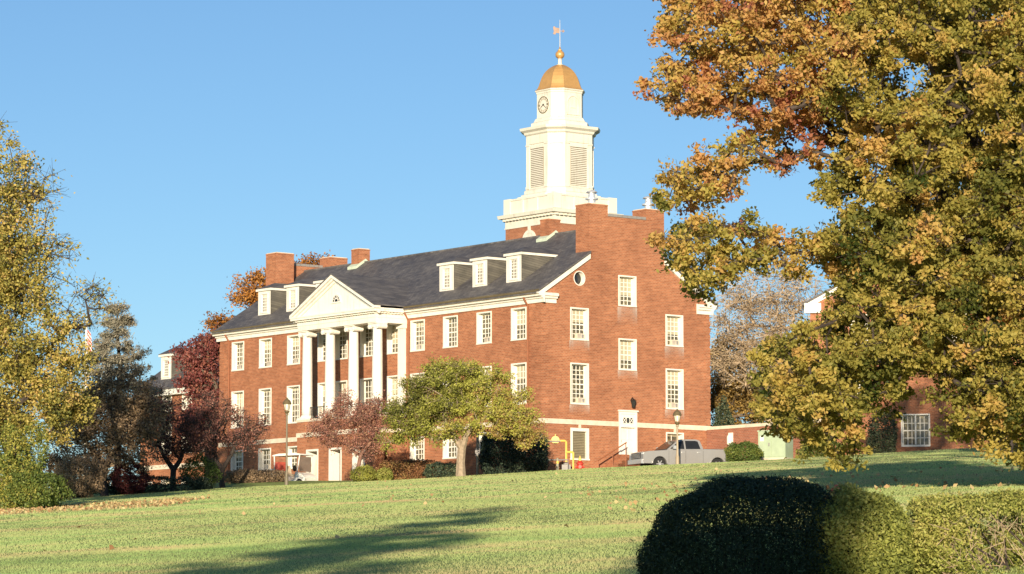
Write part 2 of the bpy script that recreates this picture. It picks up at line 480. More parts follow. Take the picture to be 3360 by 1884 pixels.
def wall_faces(mb, x0, x1, topf, z0, openings, xb, to3, depth=0.42):
    """wall skin with rectangular openings; topf(x) = top height, linear between the breaks xb"""
    xs = sorted(set([x0, x1] + [o[0] for o in openings] + [o[1] for o in openings] + [b for b in xb if x0 < b < x1]))
    for a, b in zip(xs[:-1], xs[1:]):
        ops = sorted([(o[2], o[3]) for o in openings if o[0] < (a + b) / 2 < o[1]])
        e = (b - a) * 1e-4
        ta, tb = topf(a + e), topf(b - e)
        z = z0
        for (q0, q1) in ops:
            if q0 > z: mb.quad(to3(a, z, 0), to3(b, z, 0), to3(b, q0, 0), to3(a, q0, 0))
            z = q1
        mb.quad(to3(a, z, 0), to3(b, z, 0), to3(b, tb, 0), to3(a, ta, 0))
    for (a, b, q0, q1) in openings:
        d = depth
        mb.quad(to3(a, q0, 0), to3(a, q1, 0), to3(a, q1, d), to3(a, q0, d))
        mb.quad(to3(b, q0, 0), to3(b, q0, d), to3(b, q1, d), to3(b, q1, 0))
        mb.quad(to3(a, q1, 0), to3(b, q1, 0), to3(b, q1, d), to3(a, q1, d))
        mb.quad(to3(a, q0, 0), to3(a, q0, d), to3(b, q0, d), to3(b, q0, 0))
        mb.quad(to3(a, q0, d), to3(a, q1, d), to3(b, q1, d), to3(b, q0, d))

WIN_CACHE = {}
def window_meshes(w, h, cols, rows, d=0.36):
    key = (round(w, 2), round(h, 2), cols, rows, d)
    if key in WIN_CACHE: return WIN_CACHE[key]
    mb = MB(); c = 0.085
    x0, x1 = -w / 2, w / 2
    mb.box(x0, x0 + c, -0.035, d + 0.05, 0.085, h)                 # casing lining the reveal
    mb.box(x1 - c, x1, -0.035, d + 0.05, 0.085, h)
    mb.box(x0 + c, x1 - c, -0.033, d + 0.05, h - c, h)
    mb.box(x0, x1, -0.06, d + 0.05, 0.0, 0.085)      # sill
    g0, g1 = x0 + c, x1 - c; b0, b1 = 0.085, h - c; s = 0.06
    yf = d - 0.045
    mb.box(g0, g0 + s, yf, d, b0, b1); mb.box(g1 - s, g1, yf, d, b0, b1)
    mb.box(g0 + s, g1 - s, yf, d, b0, b0 + s); mb.box(g0 + s, g1 - s, yf, d, b1 - s, b1)
    mid = (b0 + b1) / 2
    mb.box(g0 + s, g1 - s, yf - 0.004, d, mid - 0.035, mid + 0.035)
    mw = 0.021
    for i in range(1, cols):
        x = g0 + s + (g1 - g0 - 2 * s) * i / cols
        mb.box(x - mw, x + mw, yf + 0.012, d, b0 + s, mid - 0.035); mb.box(x - mw, x + mw, yf + 0.012, d, mid + 0.035, b1 - s)
    for (q0, q1) in ((b0 + s, mid - 0.035), (mid + 0.035, b1 - s)):
        for j in range(1, rows // 2):
            z = q0 + (q1 - q0) * j / (rows // 2)
            mb.box(g0 + s, g1 - s, yf + 0.016, d, z - mw, z + mw)
    fr = mb.build('window', M['white'])
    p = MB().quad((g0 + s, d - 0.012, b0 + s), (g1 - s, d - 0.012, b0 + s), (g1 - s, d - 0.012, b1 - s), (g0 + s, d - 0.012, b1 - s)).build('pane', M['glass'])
    fm, pm = fr.data, p.data
    bpy.data.objects.remove(fr); bpy.data.objects.remove(p)
    WIN_CACHE[key] = (fm, pm)
    return fm, pm

def ac_mesh():
    mb = MB()
    mb.box(-0.29, 0.29, -0.16, 0.20, 0.0, 0.36)
    mb.m = 1
    for k in range(7): mb.box(-0.25, 0.02, -0.166, -0.158, 0.05 + k * 0.04, 0.07 + k * 0.04)
    mb.box(0.07, 0.25, -0.166, -0.158, 0.06, 0.30)
    return mb.build('air_conditioner', [M['stone'], M['grey_metal']])
_ac = ac_mesh(); AC_ME = _ac.data; bpy.data.objects.remove(_ac)

def window(parent, loc, w, h, rz=0.0, cols=4, rows=6, ac=None, d=0.36):
    fm, pm = window_meshes(w, h, cols, rows, d)
    f = link('window', fm, parent, loc, rz)
    link('pane', pm, f)
    if ac is not None: link('air_conditioner', AC_ME, f, (ac, d - 0.08, 0.09))
    return f

# opening tables -------------------------------------------------
WW = 1.534
rowsz = {'2': (17.227, 19.26), '1': (13.234, 15.816), 'b': (10.15, 11.70)}
us = [2.268 + 3.533 * i for i in range(4)] + [23.44, 27.10, 30.55, 34.0]
PU = 18.5
front_open = []
for u in us:
    for k in rowsz: front_open.append((-u - WW / 2, -u + WW / 2, *rowsz[k]))
for du in (-3.0, 0, 3.0):
    for k in '21': front_open.append((-(PU + du) - WW / 2, -(PU + du) + WW / 2, *rowsz[k]))
mb = MB()
wall_faces(mb, -L, 0, lambda x: ZE + 0.3, ZB, front_open, [], lambda x, z, d: (x, d, z))
GW, GC = 1.471, 2.988
gab_open = [(GC - GW / 2, GC + GW / 2, *rowsz['2']), (W - GC - GW / 2, W - GC + GW / 2, *rowsz['2']),
            (GC - GW / 2, GC + GW / 2, *rowsz['1']), (W - GC - GW / 2, W - GC + GW / 2, *rowsz['1']),
            (W / 2 - GW / 2, W / 2 + GW / 2, 15.53, 17.53), (W / 2 - GW / 2, W / 2 + GW / 2, 19.55, 21.51),
            (GC - GW / 2, GC + GW / 2, 9.8, 11.78), (W - GC - GW / 2, W - GC + GW / 2, 9.8, 11.78), (W / 2 - GW / 2, W / 2 + GW / 2, 10.25, 12.95), (2.5, 3.5, 20.6, 21.6)]
C0, C1, CPZ, CTZ, CD = 1.567, 3.074, 25.153, 25.88, 1.33
def gtop(y):
    if W / 2 - C0 < y < W / 2 + C0: return CPZ
    return roofz(y) + 0.06
gb = [W / 2 - C0, W / 2 + C0, W / 2 - C1, W / 2 + C1, W / 2]
wall_faces(mb, 0, W, gtop, ZB, gab_open, gb, lambda y, z, d: (-d, y, z))
wall_faces(mb, 0, W, gtop, ZB, [], gb, lambda y, z, d: (-L + d, y, z))
wall_faces(mb, -L, 0, lambda x: ZE + 0.3, ZB, [], [], lambda x, z, d: (x, W - d, z))
for s in (0, -L):                                                   # parapet backs
    a = -0.42 if s == 0 else -L + 0.42
    mb.quad((a, W / 2 - C0, 23), (a, W / 2 + C0, 23), (a, W / 2 + C0, CPZ), (a, W / 2 - C0, CPZ))
    mb.quad((s, W / 2 - C0, CPZ), (s, W / 2 + C0, CPZ), (a, W / 2 + C0, CPZ), (a, W / 2 - C0, CPZ))
mb.build('wall', M['brick'], hall)

# brick quoins at the corners
qa, qb, qc = MB(), MB(), MB(); k = 0; z = 12.35
while z < 19.0:
    w_ = 0.62 if k % 2 == 0 else 0.42
    qa.box(-w_, 0.028, -0.028, 0.0, z, z + 0.34); qa.box(0.0, 0.028, 0.0, w_, z, z + 0.34)
    qb.box(0.0, 0.028, W - w_, W + 0.028, z, z + 0.34); qb.box(-0.3, 0.0, W, W + 0.028, z, z + 0.34)
    qc.box(-L - 0.028, -L + w_, -0.028, 0.0, z, z + 0.34)
    z += 0.42; k += 1
for q in (qa, qb, qc): q.build('quoins', M['brick'], hall)

# stone belt course
MB().box(-L - 0.05, -(PU + 4.5), -0.06, 0.0, 11.99, 12.29).build('belt_course', M['stone'], hall)
mb = MB(); mb.box(-(PU - 4.5), 0.0, -0.06, 0.0, 11.99, 12.29)
mb.box(0.0, 0.06, -0.06, W / 2 - GW / 2 - 0.02, 11.99, 12.29); mb.box(0.0, 0.06, W / 2 + GW / 2 + 0.02, W + 0.06, 11.99, 12.29)
mb.box(0.0, 0.05, GC - 0.09, GC + 0.09, 11.79, 11.99); mb.box(0.0, 0.05, W - GC - 0.09, W - GC + 0.09, 11.79, 11.99)
mb.build('belt_course', M['stone'], hall)

# cornice along front and back, with returns on the gable ends
prof = [(0.0, 19.42), (-0.09, 19.42), (-0.09, 19.64), (-0.20, 19.68), (-0.22, 19.78), (-0.42, 19.80), (-0.43, 19.88), (-0.54, 19.95), (-0.56, 20.02), (0.0, 20.02)]
mb = MB()
mb.prism(prof, 'x', -L - 0.35, 0.35)
mb.prism([(W - y * 0.7, z) for y, z in prof], 'x', -L - 0.35, 0.3)
for y0, y1 in ((0.0, 1.1), (W - 1.1, W)):
    for p in ([(0.0, 19.42), (0.09, 19.42), (0.09, 19.64), (0.22, 19.70), (0.24, 19.80), (0.34, 19.84), (0.348, 20.0), (0.0, 20.08)],):
        mb.prism(p, 'y', y0, y1)
mb.build('cornice', M['white'], hall)
# raking boards on the gable
for x0, x1 in ((0.0, 0.14), (-L - 0.14, -L)):
    for sgn in (0, 1):
        mb = MB()
        ya, yb = -0.5, W / 2 - C1
        pts = [(ya, roofz(ya) - 0.06), (yb, roofz(yb) - 0.06), (yb, roofz(yb) - 0.36), (ya + 0.25, roofz(ya + 0.25) - 0.36)]
        if sgn: pts = [(W - y, z) for y, z in pts]
        mb.prism(pts, 'x', x0, x1); mb.build('rake_board', M['white'], hall)

# roof
SL = (ZR - EZ) / (W / 2 - EV)
mb = MB()
yk = W / 2 - C1
for sgn in (0, 1):
    for (xa, xb, ya, yb) in ((-L - 0.2, 0.2, EV - 0.1, yk), (-L + 0.43, -0.43, yk, W / 2)):
        pts = [(y, EZ + (y - EV) * SL + k) for y, k in ((ya, 0.0), (yb, 0.0), (yb, 0.12), (ya, 0.12))]
        if sgn: pts = [(W - y, z) for y, z in pts]
        mb.prism(pts, 'x', xa, xb)
roof = mb.build('roof', M['slate'], hall)
mb = MB(); mb.box(-L + 0.45, -0.45, W / 2 - 0.12, W / 2 + 0.12, ZR + 0.05, ZR + 0.17); mb.build('ridge_cap', M['slate'], roof)
for xa, xb in ((-L - 0.2, -PU - PHW_ - 0.5), (-PU + PHW_ + 0.5, 0.2)):
    mb = MB(); mb.prism([(EV - 0.13, EZ + 0.03), (EV - 0.13, EZ + 0.13), (EV + 0.12, EZ + 0.23), (EV + 0.12, EZ + 0.13)], 'x', xa, xb); mb.build('gutter', M['bronze'], roof)

# chimneys: pairs on the gable ends with a coped parapet, two small ones on the ridge
def chimney(x0, x1, y0, y1, z0, z1, pots, flash):
    mb = MB()
    mb.box(x0, x1, y0, y1, z0, z1 - 0.10); mb.box(x0 - 0.02, x1 + 0.02, y0 - 0.02, y1 + 0.02, z1 - 0.10, z1 - 0.02)
    o = mb.build('chimney', M['brick'], hall)
    mb = MB(); mb.box(x0 + 0.03, x1 - 0.03, y0 + 0.03, y1 - 0.03, z1 - 0.02, z1 + 0.035); mb.build('chimney_cap', M['stone'], o)
    if pots:
        cx, cy = (x0 + x1) / 2, (y0 + y1) / 2
        mb = MB(); mb.lathe([(0.24, z1 + 0.03), (0.24, z1 + 0.30), (0.40, z1 + 0.32), (0.40, z1 + 0.42), (0.22, z1 + 0.44), (0.20, z1 + 0.74), (0.36, z1 + 0.76), (0.30, z1 + 0.86), (0.03, z1 + 0.93)], cx, cy, 20)
        mb.build('flue_cap', M['steel'], o, smooth=False)
    if flash:
        mb = MB(); cy = W / 2
        mb.prism([(y0 - 0.28, roofz(y0 - 0.28) + 0.13), (cy, ZR + 0.16), (cy, ZR + 0.36), (y0 - 0.28, roofz(y0 - 0.28) + 0.33)], 'x', x0 - 0.07, x1 + 0.07)
        mb.prism([(2 * cy - y0 + 0.28, roofz(y0 - 0.28) + 0.13), (cy, ZR + 0.16), (cy, ZR + 0.36), (2 * cy - y0 + 0.28, roofz(y0 - 0.28) + 0.33)], 'x', x0 - 0.068, x1 + 0.068)
        mb.build('flashing', M['copper_green'], o)
for a, b in ((W / 2 - C1, W / 2 - C0), (W / 2 + C0, W / 2 + C1)):
    chimney(-CD, 0.003, a, b, 20.5, CTZ, True, False)
    chimney(-L - 0.003, -L + CD, a, b, 20.5, CTZ, False, False)
chimney(-7.65 - 0.45, -7.65 + 0.45, W / 2 - 0.55, W / 2 + 0.4, 23.5, 25.80, False, True)
chimney(-28.9 - 0.45, -28.9 + 0.45, W / 2 - 0.55, W / 2 + 0.4, 23.5, 25.75, False, True)
for x0, x1 in ((-0.46, 0.05), (-L - 0.05, -L + 0.46)):
    n = 8; mb = MB()
    for i in range(n):
        y0 = W / 2 - C0 + 0.01 + (2 * C0 - 0.02) * i / n; y1 = y0 + (2 * C0 - 0.02) / n - 0.025
        mb.box(x0, x1, y0, y1, CPZ, CPZ + 0.17)
    mb.build('parapet_coping', M['grey_metal'], hall)

# windows of the front and the gable
ac_front = {(2.268, '1'): 0.2, (5.80, '2'): 0.15, (27.10, '2'): 0.1, (30.55, '2'): 0.25, (34.0, '2'): 0.1, (12.867, '2'): 0.0, (30.55, 'b'): 0.0}
for u in us:
    for k in rowsz:
        z0, z1 = rowsz[k]
        acx = next((v for (uu, kk), v in ac_front.items() if abs(uu - u) < 0.05 and kk == k), None)
        window(hall, (-u, 0, z0), WW, z1 - z0, 0, 4, 4 if k == 'b' else 6, acx)
for du in (-3.0, 0, 3.0):
    for k in '21':
        z0, z1 = rowsz[k]; window(hall, (-(PU + du), 0, z0), WW, z1 - z0)
GR = R(90)
window(hall, (0, GC, rowsz['2'][0]), GW, 2.033, GR, ac=0.2); window(hall, (0, W - GC, rowsz['2'][0]), GW, 2.033, GR, ac=0.2)
window(hall, (0, GC, rowsz['1'][0]), GW, 2.582, GR, rows=8, ac=0.25); window(hall, (0, W - GC, rowsz['1'][0]), GW, 2.582, GR, rows=8, ac=0.1)
window(hall, (0, W / 2, 15.53), GW, 2.0, GR); window(hall, (0, W / 2, 19.55), GW, 1.96, GR)
window(hall, (0, W - GC, 9.8), GW, 1.98, GR, 2, 2)
# louvred basement vent beside the gas meter
mb = MB(); w_, h_ = GW, 1.98
mb.box(-w_ / 2, -w_ / 2 + 0.17, -0.03, 0.3, 0.1, h_); mb.box(w_ / 2 - 0.17, w_ / 2, -0.03, 0.3, 0.1, h_)
mb.box(-w_ / 2 + 0.17, w_ / 2 - 0.17, -0.028, 0.3, h_ - 0.2, h_); mb.box(-w_ / 2 - 0.03, w_ / 2 + 0.03, -0.07, 0.3, 0, 0.1)
vent = mb.build('vent_window', M['white'], hall, loc=(0, GC, 9.8), rz=GR)
mb = MB()
for k in range(17):
    z = 0.13 + k * 0.1
    mb.add([(-0.56, 0.10, z), (0.56, 0.10, z), (0.56, 0.18, z + 0.085), (-0.56, 0.18, z + 0.085)], [(0, 1, 2, 3)])
    mb.add([(-0.56, 0.105, z - 0.004), (0.56, 0.105, z - 0.004), (0.56, 0.185, z + 0.08), (-0.56, 0.185, z + 0.08)], [(3, 2, 1, 0)])
mb.box(-0.56, 0.56, 0.24, 0.28, 0.1, h_ - 0.2)
mb.build('louvre', M['louvre_tan'], vent)

# round gable windows
for yc in (3.0,):
    mb = MB(); n = 24; rings = []; sqp = []
    for i in range(n):
        a = 2 * math.pi * i / n; k_ = 0.5 / max(abs(math.cos(a)), abs(math.sin(a))); sqp.append((0.0, yc + k_ * math.cos(a), 21.1 + k_ * math.sin(a)))
    mb.loft([sqp, [(0.0, yc + 0.46 * math.cos(2 * math.pi * i / n), 21.1 + 0.46 * math.sin(2 * math.pi * i / n)) for i in range(n)]], cap=False); mb.build('round_arch', M['brick'], hall); mb = MB()
    for (r, x) in ((0.47, 0.012), (0.47, -0.34), (0.40, -0.34), (0.40, -0.30), (0.415, 0.012), (0.47, 0.012)):
        rings.append([(x, yc + r * math.cos(2 * math.pi * i / n), 21.1 + r * math.sin(2 * math.pi * i / n)) for i in range(n)])
    mb.loft(rings, cap=False)
    o = mb.build('round_window', M['white'], hall)
    MB().disc((-0.335, yc, 21.1), 0.42, 'x', 0.006, 24).build('pane', M['dark_glass'], o)

# white side door with glazed fretwork panel
mb = MB(); w_ = GW; H_ = 2.70
mb.box(-w_ / 2, -w_ / 2 + 0.14, -0.06, 0.25, 0, H_); mb.box(w_ / 2 - 0.14, w_ / 2, -0.06, 0.25, 0, H_); mb.box(-w_ / 2 + 0.14, w_ / 2 - 0.14, -0.058, 0.25, H_ - 0.16, H_)
mb.box(-w_ / 2 + 0.14, w_ / 2 - 0.14, -0.02, 0.25, 1.75, H_ - 0.16); mb.box(-w_ / 2 + 0.14, w_ / 2 - 0.14, -0.075, -0.02, 1.70, 1.79)
mb.box(-w_ / 2 - 0.06, w_ / 2 + 0.06, -0.14, 0.0, H_, H_ + 0.09)
door_f = mb.build('door_surround', M['white'], hall, loc=(0, W / 2, 10.25), rz=GR)
mb = MB()
mb.box(-0.59, 0.59, 0.12, 0.17, 0.02, 1.73)
for x in (-0.30, 0.30):
    mb.box(x - 0.19, x + 0.19, 0.10, 0.12, 0.18, 0.80); mb.box(x - 0.19, x + 0.19, 0.10, 0.12, 0.95, 1.58)
dr = mb.build('door', M['white'], door_f)
MB().box(-0.52, -0.47, 0.05, 0.12, 0.80, 0.90).build('handle', M['bronze'], dr)
mb = MB(); mb.box(-0.42, 0.42, -0.024, -0.0205, 1.98, 2.32); mb.build('fretwork_glass', M['dark_glass'], door_f)
mb = MB()
for x in (-0.28, 0.28):
    mb.tube([(x - 0.14, -0.035, 1.99), (x + 0.14, -0.035, 2.31)], 0.022, 5); mb.tube([(x + 0.14, -0.037, 1.99), (x - 0.14, -0.037, 2.31)], 0.022, 5)
for (xa, xb, za, zb) in ((-0.45, 0.45, 1.95, 1.99), (-0.45, 0.45, 2.31, 2.35), (-0.45, -0.41, 1.99, 2.31), (0.41, 0.45, 1.99, 2.31), (-0.135, -0.105, 1.99, 2.31), (0.105, 0.135, 1.99, 2.31)):
    mb.box(xa, xb, -0.045, -0.025, za, zb)
mb.build('fretwork', M['white'], door_f)
# wall lantern over the door
mb = MB(); mb.lathe([(0.02, 13.75), (0.20, 13.62), (0.17, 13.58), (0.11, 13.30), (0.13, 13.26), (0.03, 13.20)], 0.28, W / 2 + 0.25, 8)
mb.tube([(0.0, W / 2 + 0.25, 13.65), (0.16, W / 2 + 0.25, 13.85), (0.28, W / 2 + 0.25, 13.74)], 0.025, 6)
mb.build('wall_lantern', M['black_metal'], hall)
# side steps with brick cheek and handrail
mb = MB()
for k in range(7): mb.box(0.0, 0.9, W / 2 - 0.9 - 0.32 * k, W / 2 + 0.9, ZB, 10.2 - 0.19 * k)
steps = mb.build('side_steps', M['brick'], hall)
mb = MB(); mb.tube([(0.95, W / 2 - 0.9, 10.95), (0.95, W / 2 - 3.2, 9.75)], 0.04, 8)
for y, z in ((W / 2 - 0.95, 10.9), (W / 2 - 2.0, 10.35), (W / 2 - 3.15, 9.78)): mb.tube([(0.95, y, z), (0.95, y, 8.5)], 0.025, 6)
mb.build('handrail', M['brown_paint'], steps)

# downspouts
for x, y in ((-1.25, -0.10), (-L + 1.3, -0.10), (-(PU - 4.75), -0.12)):
    mb = MB(); mb.tube([(x, -0.45, 19.8), (x, -0.32, 19.6), (x, y, 19.3), (x, y, 8.5)], 0.06, 8)
    for z in (18.2, 15.5, 12.6, 10.0): mb.box(x - 0.09, x + 0.09, y + 0.02, 0.0, z, z + 0.06)
    mb.build('downspout', M['brown_paint'], hall)

# chalky run-off stains below the gable sills
def stain_mat():
    m, nt, b = mat('chalky_stain')
    tc = N(nt, 'ShaderNodeTexCoord'); sp = N(nt, 'ShaderNodeSeparateXYZ'); nt.links.new(tc.outputs['Generated'], sp.inputs[0])
    n = noise(nt, mapping(nt, tc.outputs['Object'], (1, 5.5, 0.9)), 1.3, 5, 0.6)
    e = math_(nt, 'POWER', math_(nt, 'ABSOLUTE', math_(nt, 'SUBTRACT', math_(nt, 'MULTIPLY', sp.outputs[1], 2.0), 1.0)), 2.0)
    f = math_(nt, 'MULTIPLY', math_(nt, 'POWER', sp.outputs[2], 1.3), math_(nt, 'MULTIPLY', n.outputs[0], math_(nt, 'ADD', 0.35, e)))
    f.node.use_clamp = True
    b.inputs['Base Color'].default_value = (0.62, 0.53, 0.46, 1); b.inputs['Roughness'].default_value = 0.95
    t = N(nt, 'ShaderNodeBsdfTransparent'); mx = N(nt, 'ShaderNodeMixShader')
    nt.links.new(f, mx.inputs[0]); nt.links.new(t.outputs[0], mx.inputs[1]); nt.links.new(b.outputs[0], mx.inputs[2])
    nt.links.new(mx.outputs[0], nt.nodes['Material Output'].inputs[0])
    return m
M['stain'] = stain_mat()
for yc, zt, hh in ((GC, 17.2, 0.7), (W - GC, 17.2, 0.9), (GC, 13.2, 0.6), (W - GC, 13.2, 0.7), (W / 2, 15.5, 0.6), (W / 2, 19.5, 1.2)):
    MB().quad((0.006, yc - 0.8, zt - hh), (0.006, yc + 0.8, zt - hh), (0.006, yc + 0.8, zt), (0.006, yc - 0.8, zt)).build('sill_stain', M['stain'], hall)

# dormers
def dormer(u):
    y0, w, zt, zr = 1.0, 1.55, 22.80, 23.35
    zb = roofz(y0) + 0.02
    yb = EV + (zt - EZ) / ((ZR - EZ) / (W / 2 - EV)); yr = EV + (zr - EZ) / ((ZR - EZ) / (W / 2 - EV))
    x0, x1 = -u - w / 2, -u + w / 2
    mb = MB(); ow, o0, o1 = 0.92, zb + 0.22, zt - 0.20
    wall_faces(mb, x0, x1, lambda x: zt, zb, [(-u - ow / 2, -u + ow / 2, o0, o1)], [], lambda x, z, d: (x, y0 + d, z), depth=0.16)
    d = mb.build('dormer', M['white'], hall)
    mb = MB()
    for x in (x0, x1):
        mb.prism([(y0 + 0.04, zb - 0.3), (yb + 0.5, zt), (y0 + 0.04, zt)], 'x', x - 0.02, x + 0.02)
    mb.build('cheek', M['cheek'], d)
    mb = MB(); e = 0.13
    mb.box(x0 - e, x1 + e, y0 - e, y0 + 0.06, zt - 0.06, zt + 0.10)
    mb.box(x0 - e, x0 + 0.03, y0 + 0.06, yb + 0.1, zt - 0.055, zt + 0.095); mb.box(x1 - 0.03, x1 + e, y0 + 0.06, yb + 0.1, zt - 0.055, zt + 0.095)
    mb.build('eave_trim', M['white'], d)
    mb = MB(); zz = zt + 0.102; e2 = e + 0.04; xm = -u; yh = y0 + 0.85
    v = [(x0 - e2, y0 - e2, zz), (x1 + e2, y0 - e2, zz), (x1 + e2, yb + 0.5, zz), (x0 - e2, yb + 0.5, zz), (xm, yh, zr), (xm, yr + 0.3, zr)]
    mb.add(v, [(0, 1, 4), (1, 2, 5, 4), (3, 0, 4, 5), (0, 3, 2, 1), (2, 3, 5)])
    mb.build('dormer_roof', M['slate'], d)
    window(d, (-u, y0, o0 - 0.02), ow, o1 - o0 + 0.02, 0, 4, 6, d=0.10)
for u in (4.06, 7.57, 11.10, 25.2, 28.75, 32.25): dormer(u)

# portico --------------------------------------------------------
PF, PHW = 2.5, 4.45                     # projection of the front plane, half width
px0, px1 = -PU - PHW, -PU + PHW
mb = MB()                                # arcaded podium: brick piers and a solid parapet zone above
piers = [(-PHW, -3.35), (-1.95, -0.72), (0.72, 1.95), (3.35, PHW)]
for a, b in piers:
    mb.box(-PU + a, -PU + b, -PF, -PF + 0.74, ZB, 11.15)
mb.box(px0, px1, -PF, -PF + 0.95, 11.15, 13.0)
mb.box(px0, px0 + 0.6, -PF + 0.95, 0.0, 11.15, 13.0); mb.box(px1 - 0.6, px1, -PF + 0.95, 0.0, 11.15, 13.0)
mb.box(px0 + 0.002, px0 + 0.6, -1.1, 0.0, ZB, 11.15); mb.box(px1 - 0.6, px1 - 0.002, -1.1, 0.0, ZB, 11.15)
podium = mb.build('portico_podium', M['brick'], hall)
mb = MB()                                # white lining of the arcade openings
for (a, b) in ((-3.35, -1.95), (-0.72, 0.72), (1.95, 3.35)):
    mb.box(-PU + a, -PU + a + 0.12, -PF - 0.03, -PF + 0.76, ZB, 11.03); mb.box(-PU + b - 0.12, -PU + b, -PF - 0.03, -PF + 0.76, ZB, 11.03)
    mb.box(-PU + a, -PU + b, -PF - 0.032, -PF + 0.76, 11.03, 11.16)
mb.build('arcade_lining', M['white'], podium)
mb = MB(); mb.box(px0 - 0.06, px1 + 0.06, -PF - 0.06, -0.06, 13.0, 13.16); mb.box(px0 - 0.05, px1 + 0.05, -PF - 0.05, -PF, 11.99, 12.29); mb.box(px0 - 0.05, px0, -PF, 0.0, 11.99, 12.29); mb.box(px1, px1 + 0.05, -PF, 0.0, 11.99, 12.29)
mb.build('stone_band', M['stone'], podium)
COLX = [-PU + d for d in (-4.0, -1.335, 1.335, 4.0)]
col_me = None
def column_meshes():
    z0, z1 = 13.16, 19.08
    a = MB(); pr = []
    for i in range(13):
        t = i / 12; r = 0.36 * (1 - 0.15 * t ** 1.7); pr.append((r, 0.30 + t * (z1 - z0 - 0.62)))
    a.lathe(pr, n=24); o1 = a.build('column', M['white'], smooth=True)
    b = MB(); b.box(-0.50, 0.50, -0.50, 0.50, 0.0, 0.12); b.lathe([(0.48, 0.12), (0.50, 0.16), (0.48, 0.21), (0.41, 0.225), (0.41, 0.25), (0.43, 0.28), (0.38, 0.305)], n=24); o2 = b.build('column_base', M['white'])
    c = MB(); h = z1 - z0
    c.lathe([(0.31, h - 0.33), (0.36, h - 0.31), (0.38, h - 0.24), (0.34, h - 0.2)], n=24)
    c.box(-0.42, 0.42, -0.33, 0.33, h - 0.215, h - 0.08); c.box(-0.50, 0.50, -0.42, 0.42, h - 0.08, h)
    for sx in (-1, 1):
        c.disc((sx * 0.43, 0, h - 0.235), 0.165, 'y', 0.72, 18)
        for sy in (-1, 1): c.disc((sx * 0.43, sy * 0.37, h - 0.235), 0.07, 'y', 0.05, 12)
    o3 = c.build('capital', M['white'])
    ms = [o.data for o in (o1, o2, o3)]
    for o in (o1, o2, o3): bpy.data.objects.remove(o)
    return ms
cm = column_meshes()
for x in COLX:
    o = link('column', cm[0], hall, (x, -PF + 0.48, 13.16)); link('column_base', cm[1], o); link('capital', cm[2], o)
for x in (px0 + 0.42, px1 - 0.42):
    mb = MB(); mb.box(x - 0.32, x + 0.32, -0.20, 0.0, 13.4, 18.8); mb.box(x - 0.38, x + 0.38, -0.26, 0.0, 13.16, 13.4); mb.box(x - 0.40, x + 0.40, -0.28, 0.0, 18.8, 19.08)
    mb.build('pilaster', M['white'], hall)
mb = MB()                                # entablature
mb.box(px0, px1, -PF, -PF + 0.8, 19.08, 19.40); mb.box(px0 - 0.0, px0 + 0.8, -PF + 0.8, 0.0, 19.08, 19.40); mb.box(px1 - 0.8, px1, -PF + 0.8, 0.0, 19.08, 19.40)
mb.box(px0 - 0.03, px1 + 0.03, -PF - 0.03, -0.09, 19.40, 19.66)
mb.box(px0 - 0.14, px1 + 0.14, -PF - 0.14, -0.2, 19.66, 19.76)
n = 34
for i in range(n):
    x = px0 - 0.1 + (px1 - px0 + 0.2) * (i + 0.5) / n; mb.box(x - 0.07, x + 0.07, -PF - 0.22, -PF - 0.14, 19.66, 19.76)
for i in range(9):
    y = -PF + 0.05 + i * 0.26; mb.box(px1 + 0.14, px1 + 0.22, y, y + 0.14, 19.66, 19.76)
mb.box(px0 - 0.36, px1 + 0.36, -PF - 0.36, -0.5, 19.76, 19.90); mb.box(px0 - 0.40, px1 + 0.40, -PF - 0.40, -0.5, 19.90, 20.0)
mb.box(px0 + 0.8, px1 - 0.8, -PF + 0.8, 0.0, 19.30, 19.398)
mb.build('entablature', M['white'], hall)
PA, PHB = 22.36, PHW + 0.40
mb = MB()                                # tympanum and raking cornice
mb.prism([(-PU - PHB + 0.3, 20.0), (-PU + PHB - 0.3, 20.0), (-PU, PA - 0.22)], 'y', -PF + 0.02, -PF + 0.3)
for s in (-1, 1):
    sl = (PA - 20.0) / PHB
    def rk(o0, o1, ya, yb):
        pts = [(-PU + s * PHB, 20.0 + o0), (-PU, PA + o0), (-PU, PA + o1), (-PU + s * PHB, 20.0 + o1)]
        mb.prism(pts, 'y', ya, yb)
    rk(-0.08, 0.12, -PF - 0.42, -PF + 0.1); rk(-0.20, -0.08, -PF - 0.26, -PF + 0.1); rk(-0.36, -0.20, -PF - 0.10, -PF + 0.1)
ped = mb.build('pediment', M['white'], hall)
mb = MB(); r = 0.44; zc = 20.72
mb.add([(-PU, -PF + 0.008, zc)] + [(-PU + r * math.cos(math.pi * i / 12), -PF + 0.008, zc + r * math.sin(math.pi * i / 12)) for i in range(13)], [(0, i + 1, i + 2) for i in range(12)])
fan = mb.build('fan_window', M['dark_glass'], ped)
mb = MB(); n = 14
arc = lambda q: [(-PU + q * math.cos(math.pi * i / n), zc + q * math.sin(math.pi * i / n)) for i in range(n + 1)]
for (ra, rb, ya, yb) in ((r - 0.02, r + 0.10, -0.03, 0.02), (0.20, 0.25, -0.01, 0.02)):
    A, B = arc(ra), arc(rb)
    for i in range(n): mb.prism([A[i], A[i + 1], B[i + 1], B[i]], 'y', -PF + ya, -PF + yb)
for i in range(1, 6):
    a = math.pi * i / 6; mb.tube([(-PU + 0.2 * math.cos(a), -PF, zc + 0.2 * math.sin(a)), (-PU + r * math.cos(a), -PF, zc + r * math.sin(a))], 0.02, 5)
mb.box(-PU - r - 0.14, -PU + r + 0.14, -PF - 0.06, -PF + 0.02, zc - 0.09, zc)
mb.build('fan_frame', M['white'], fan)
mb = MB()                                # portico roof
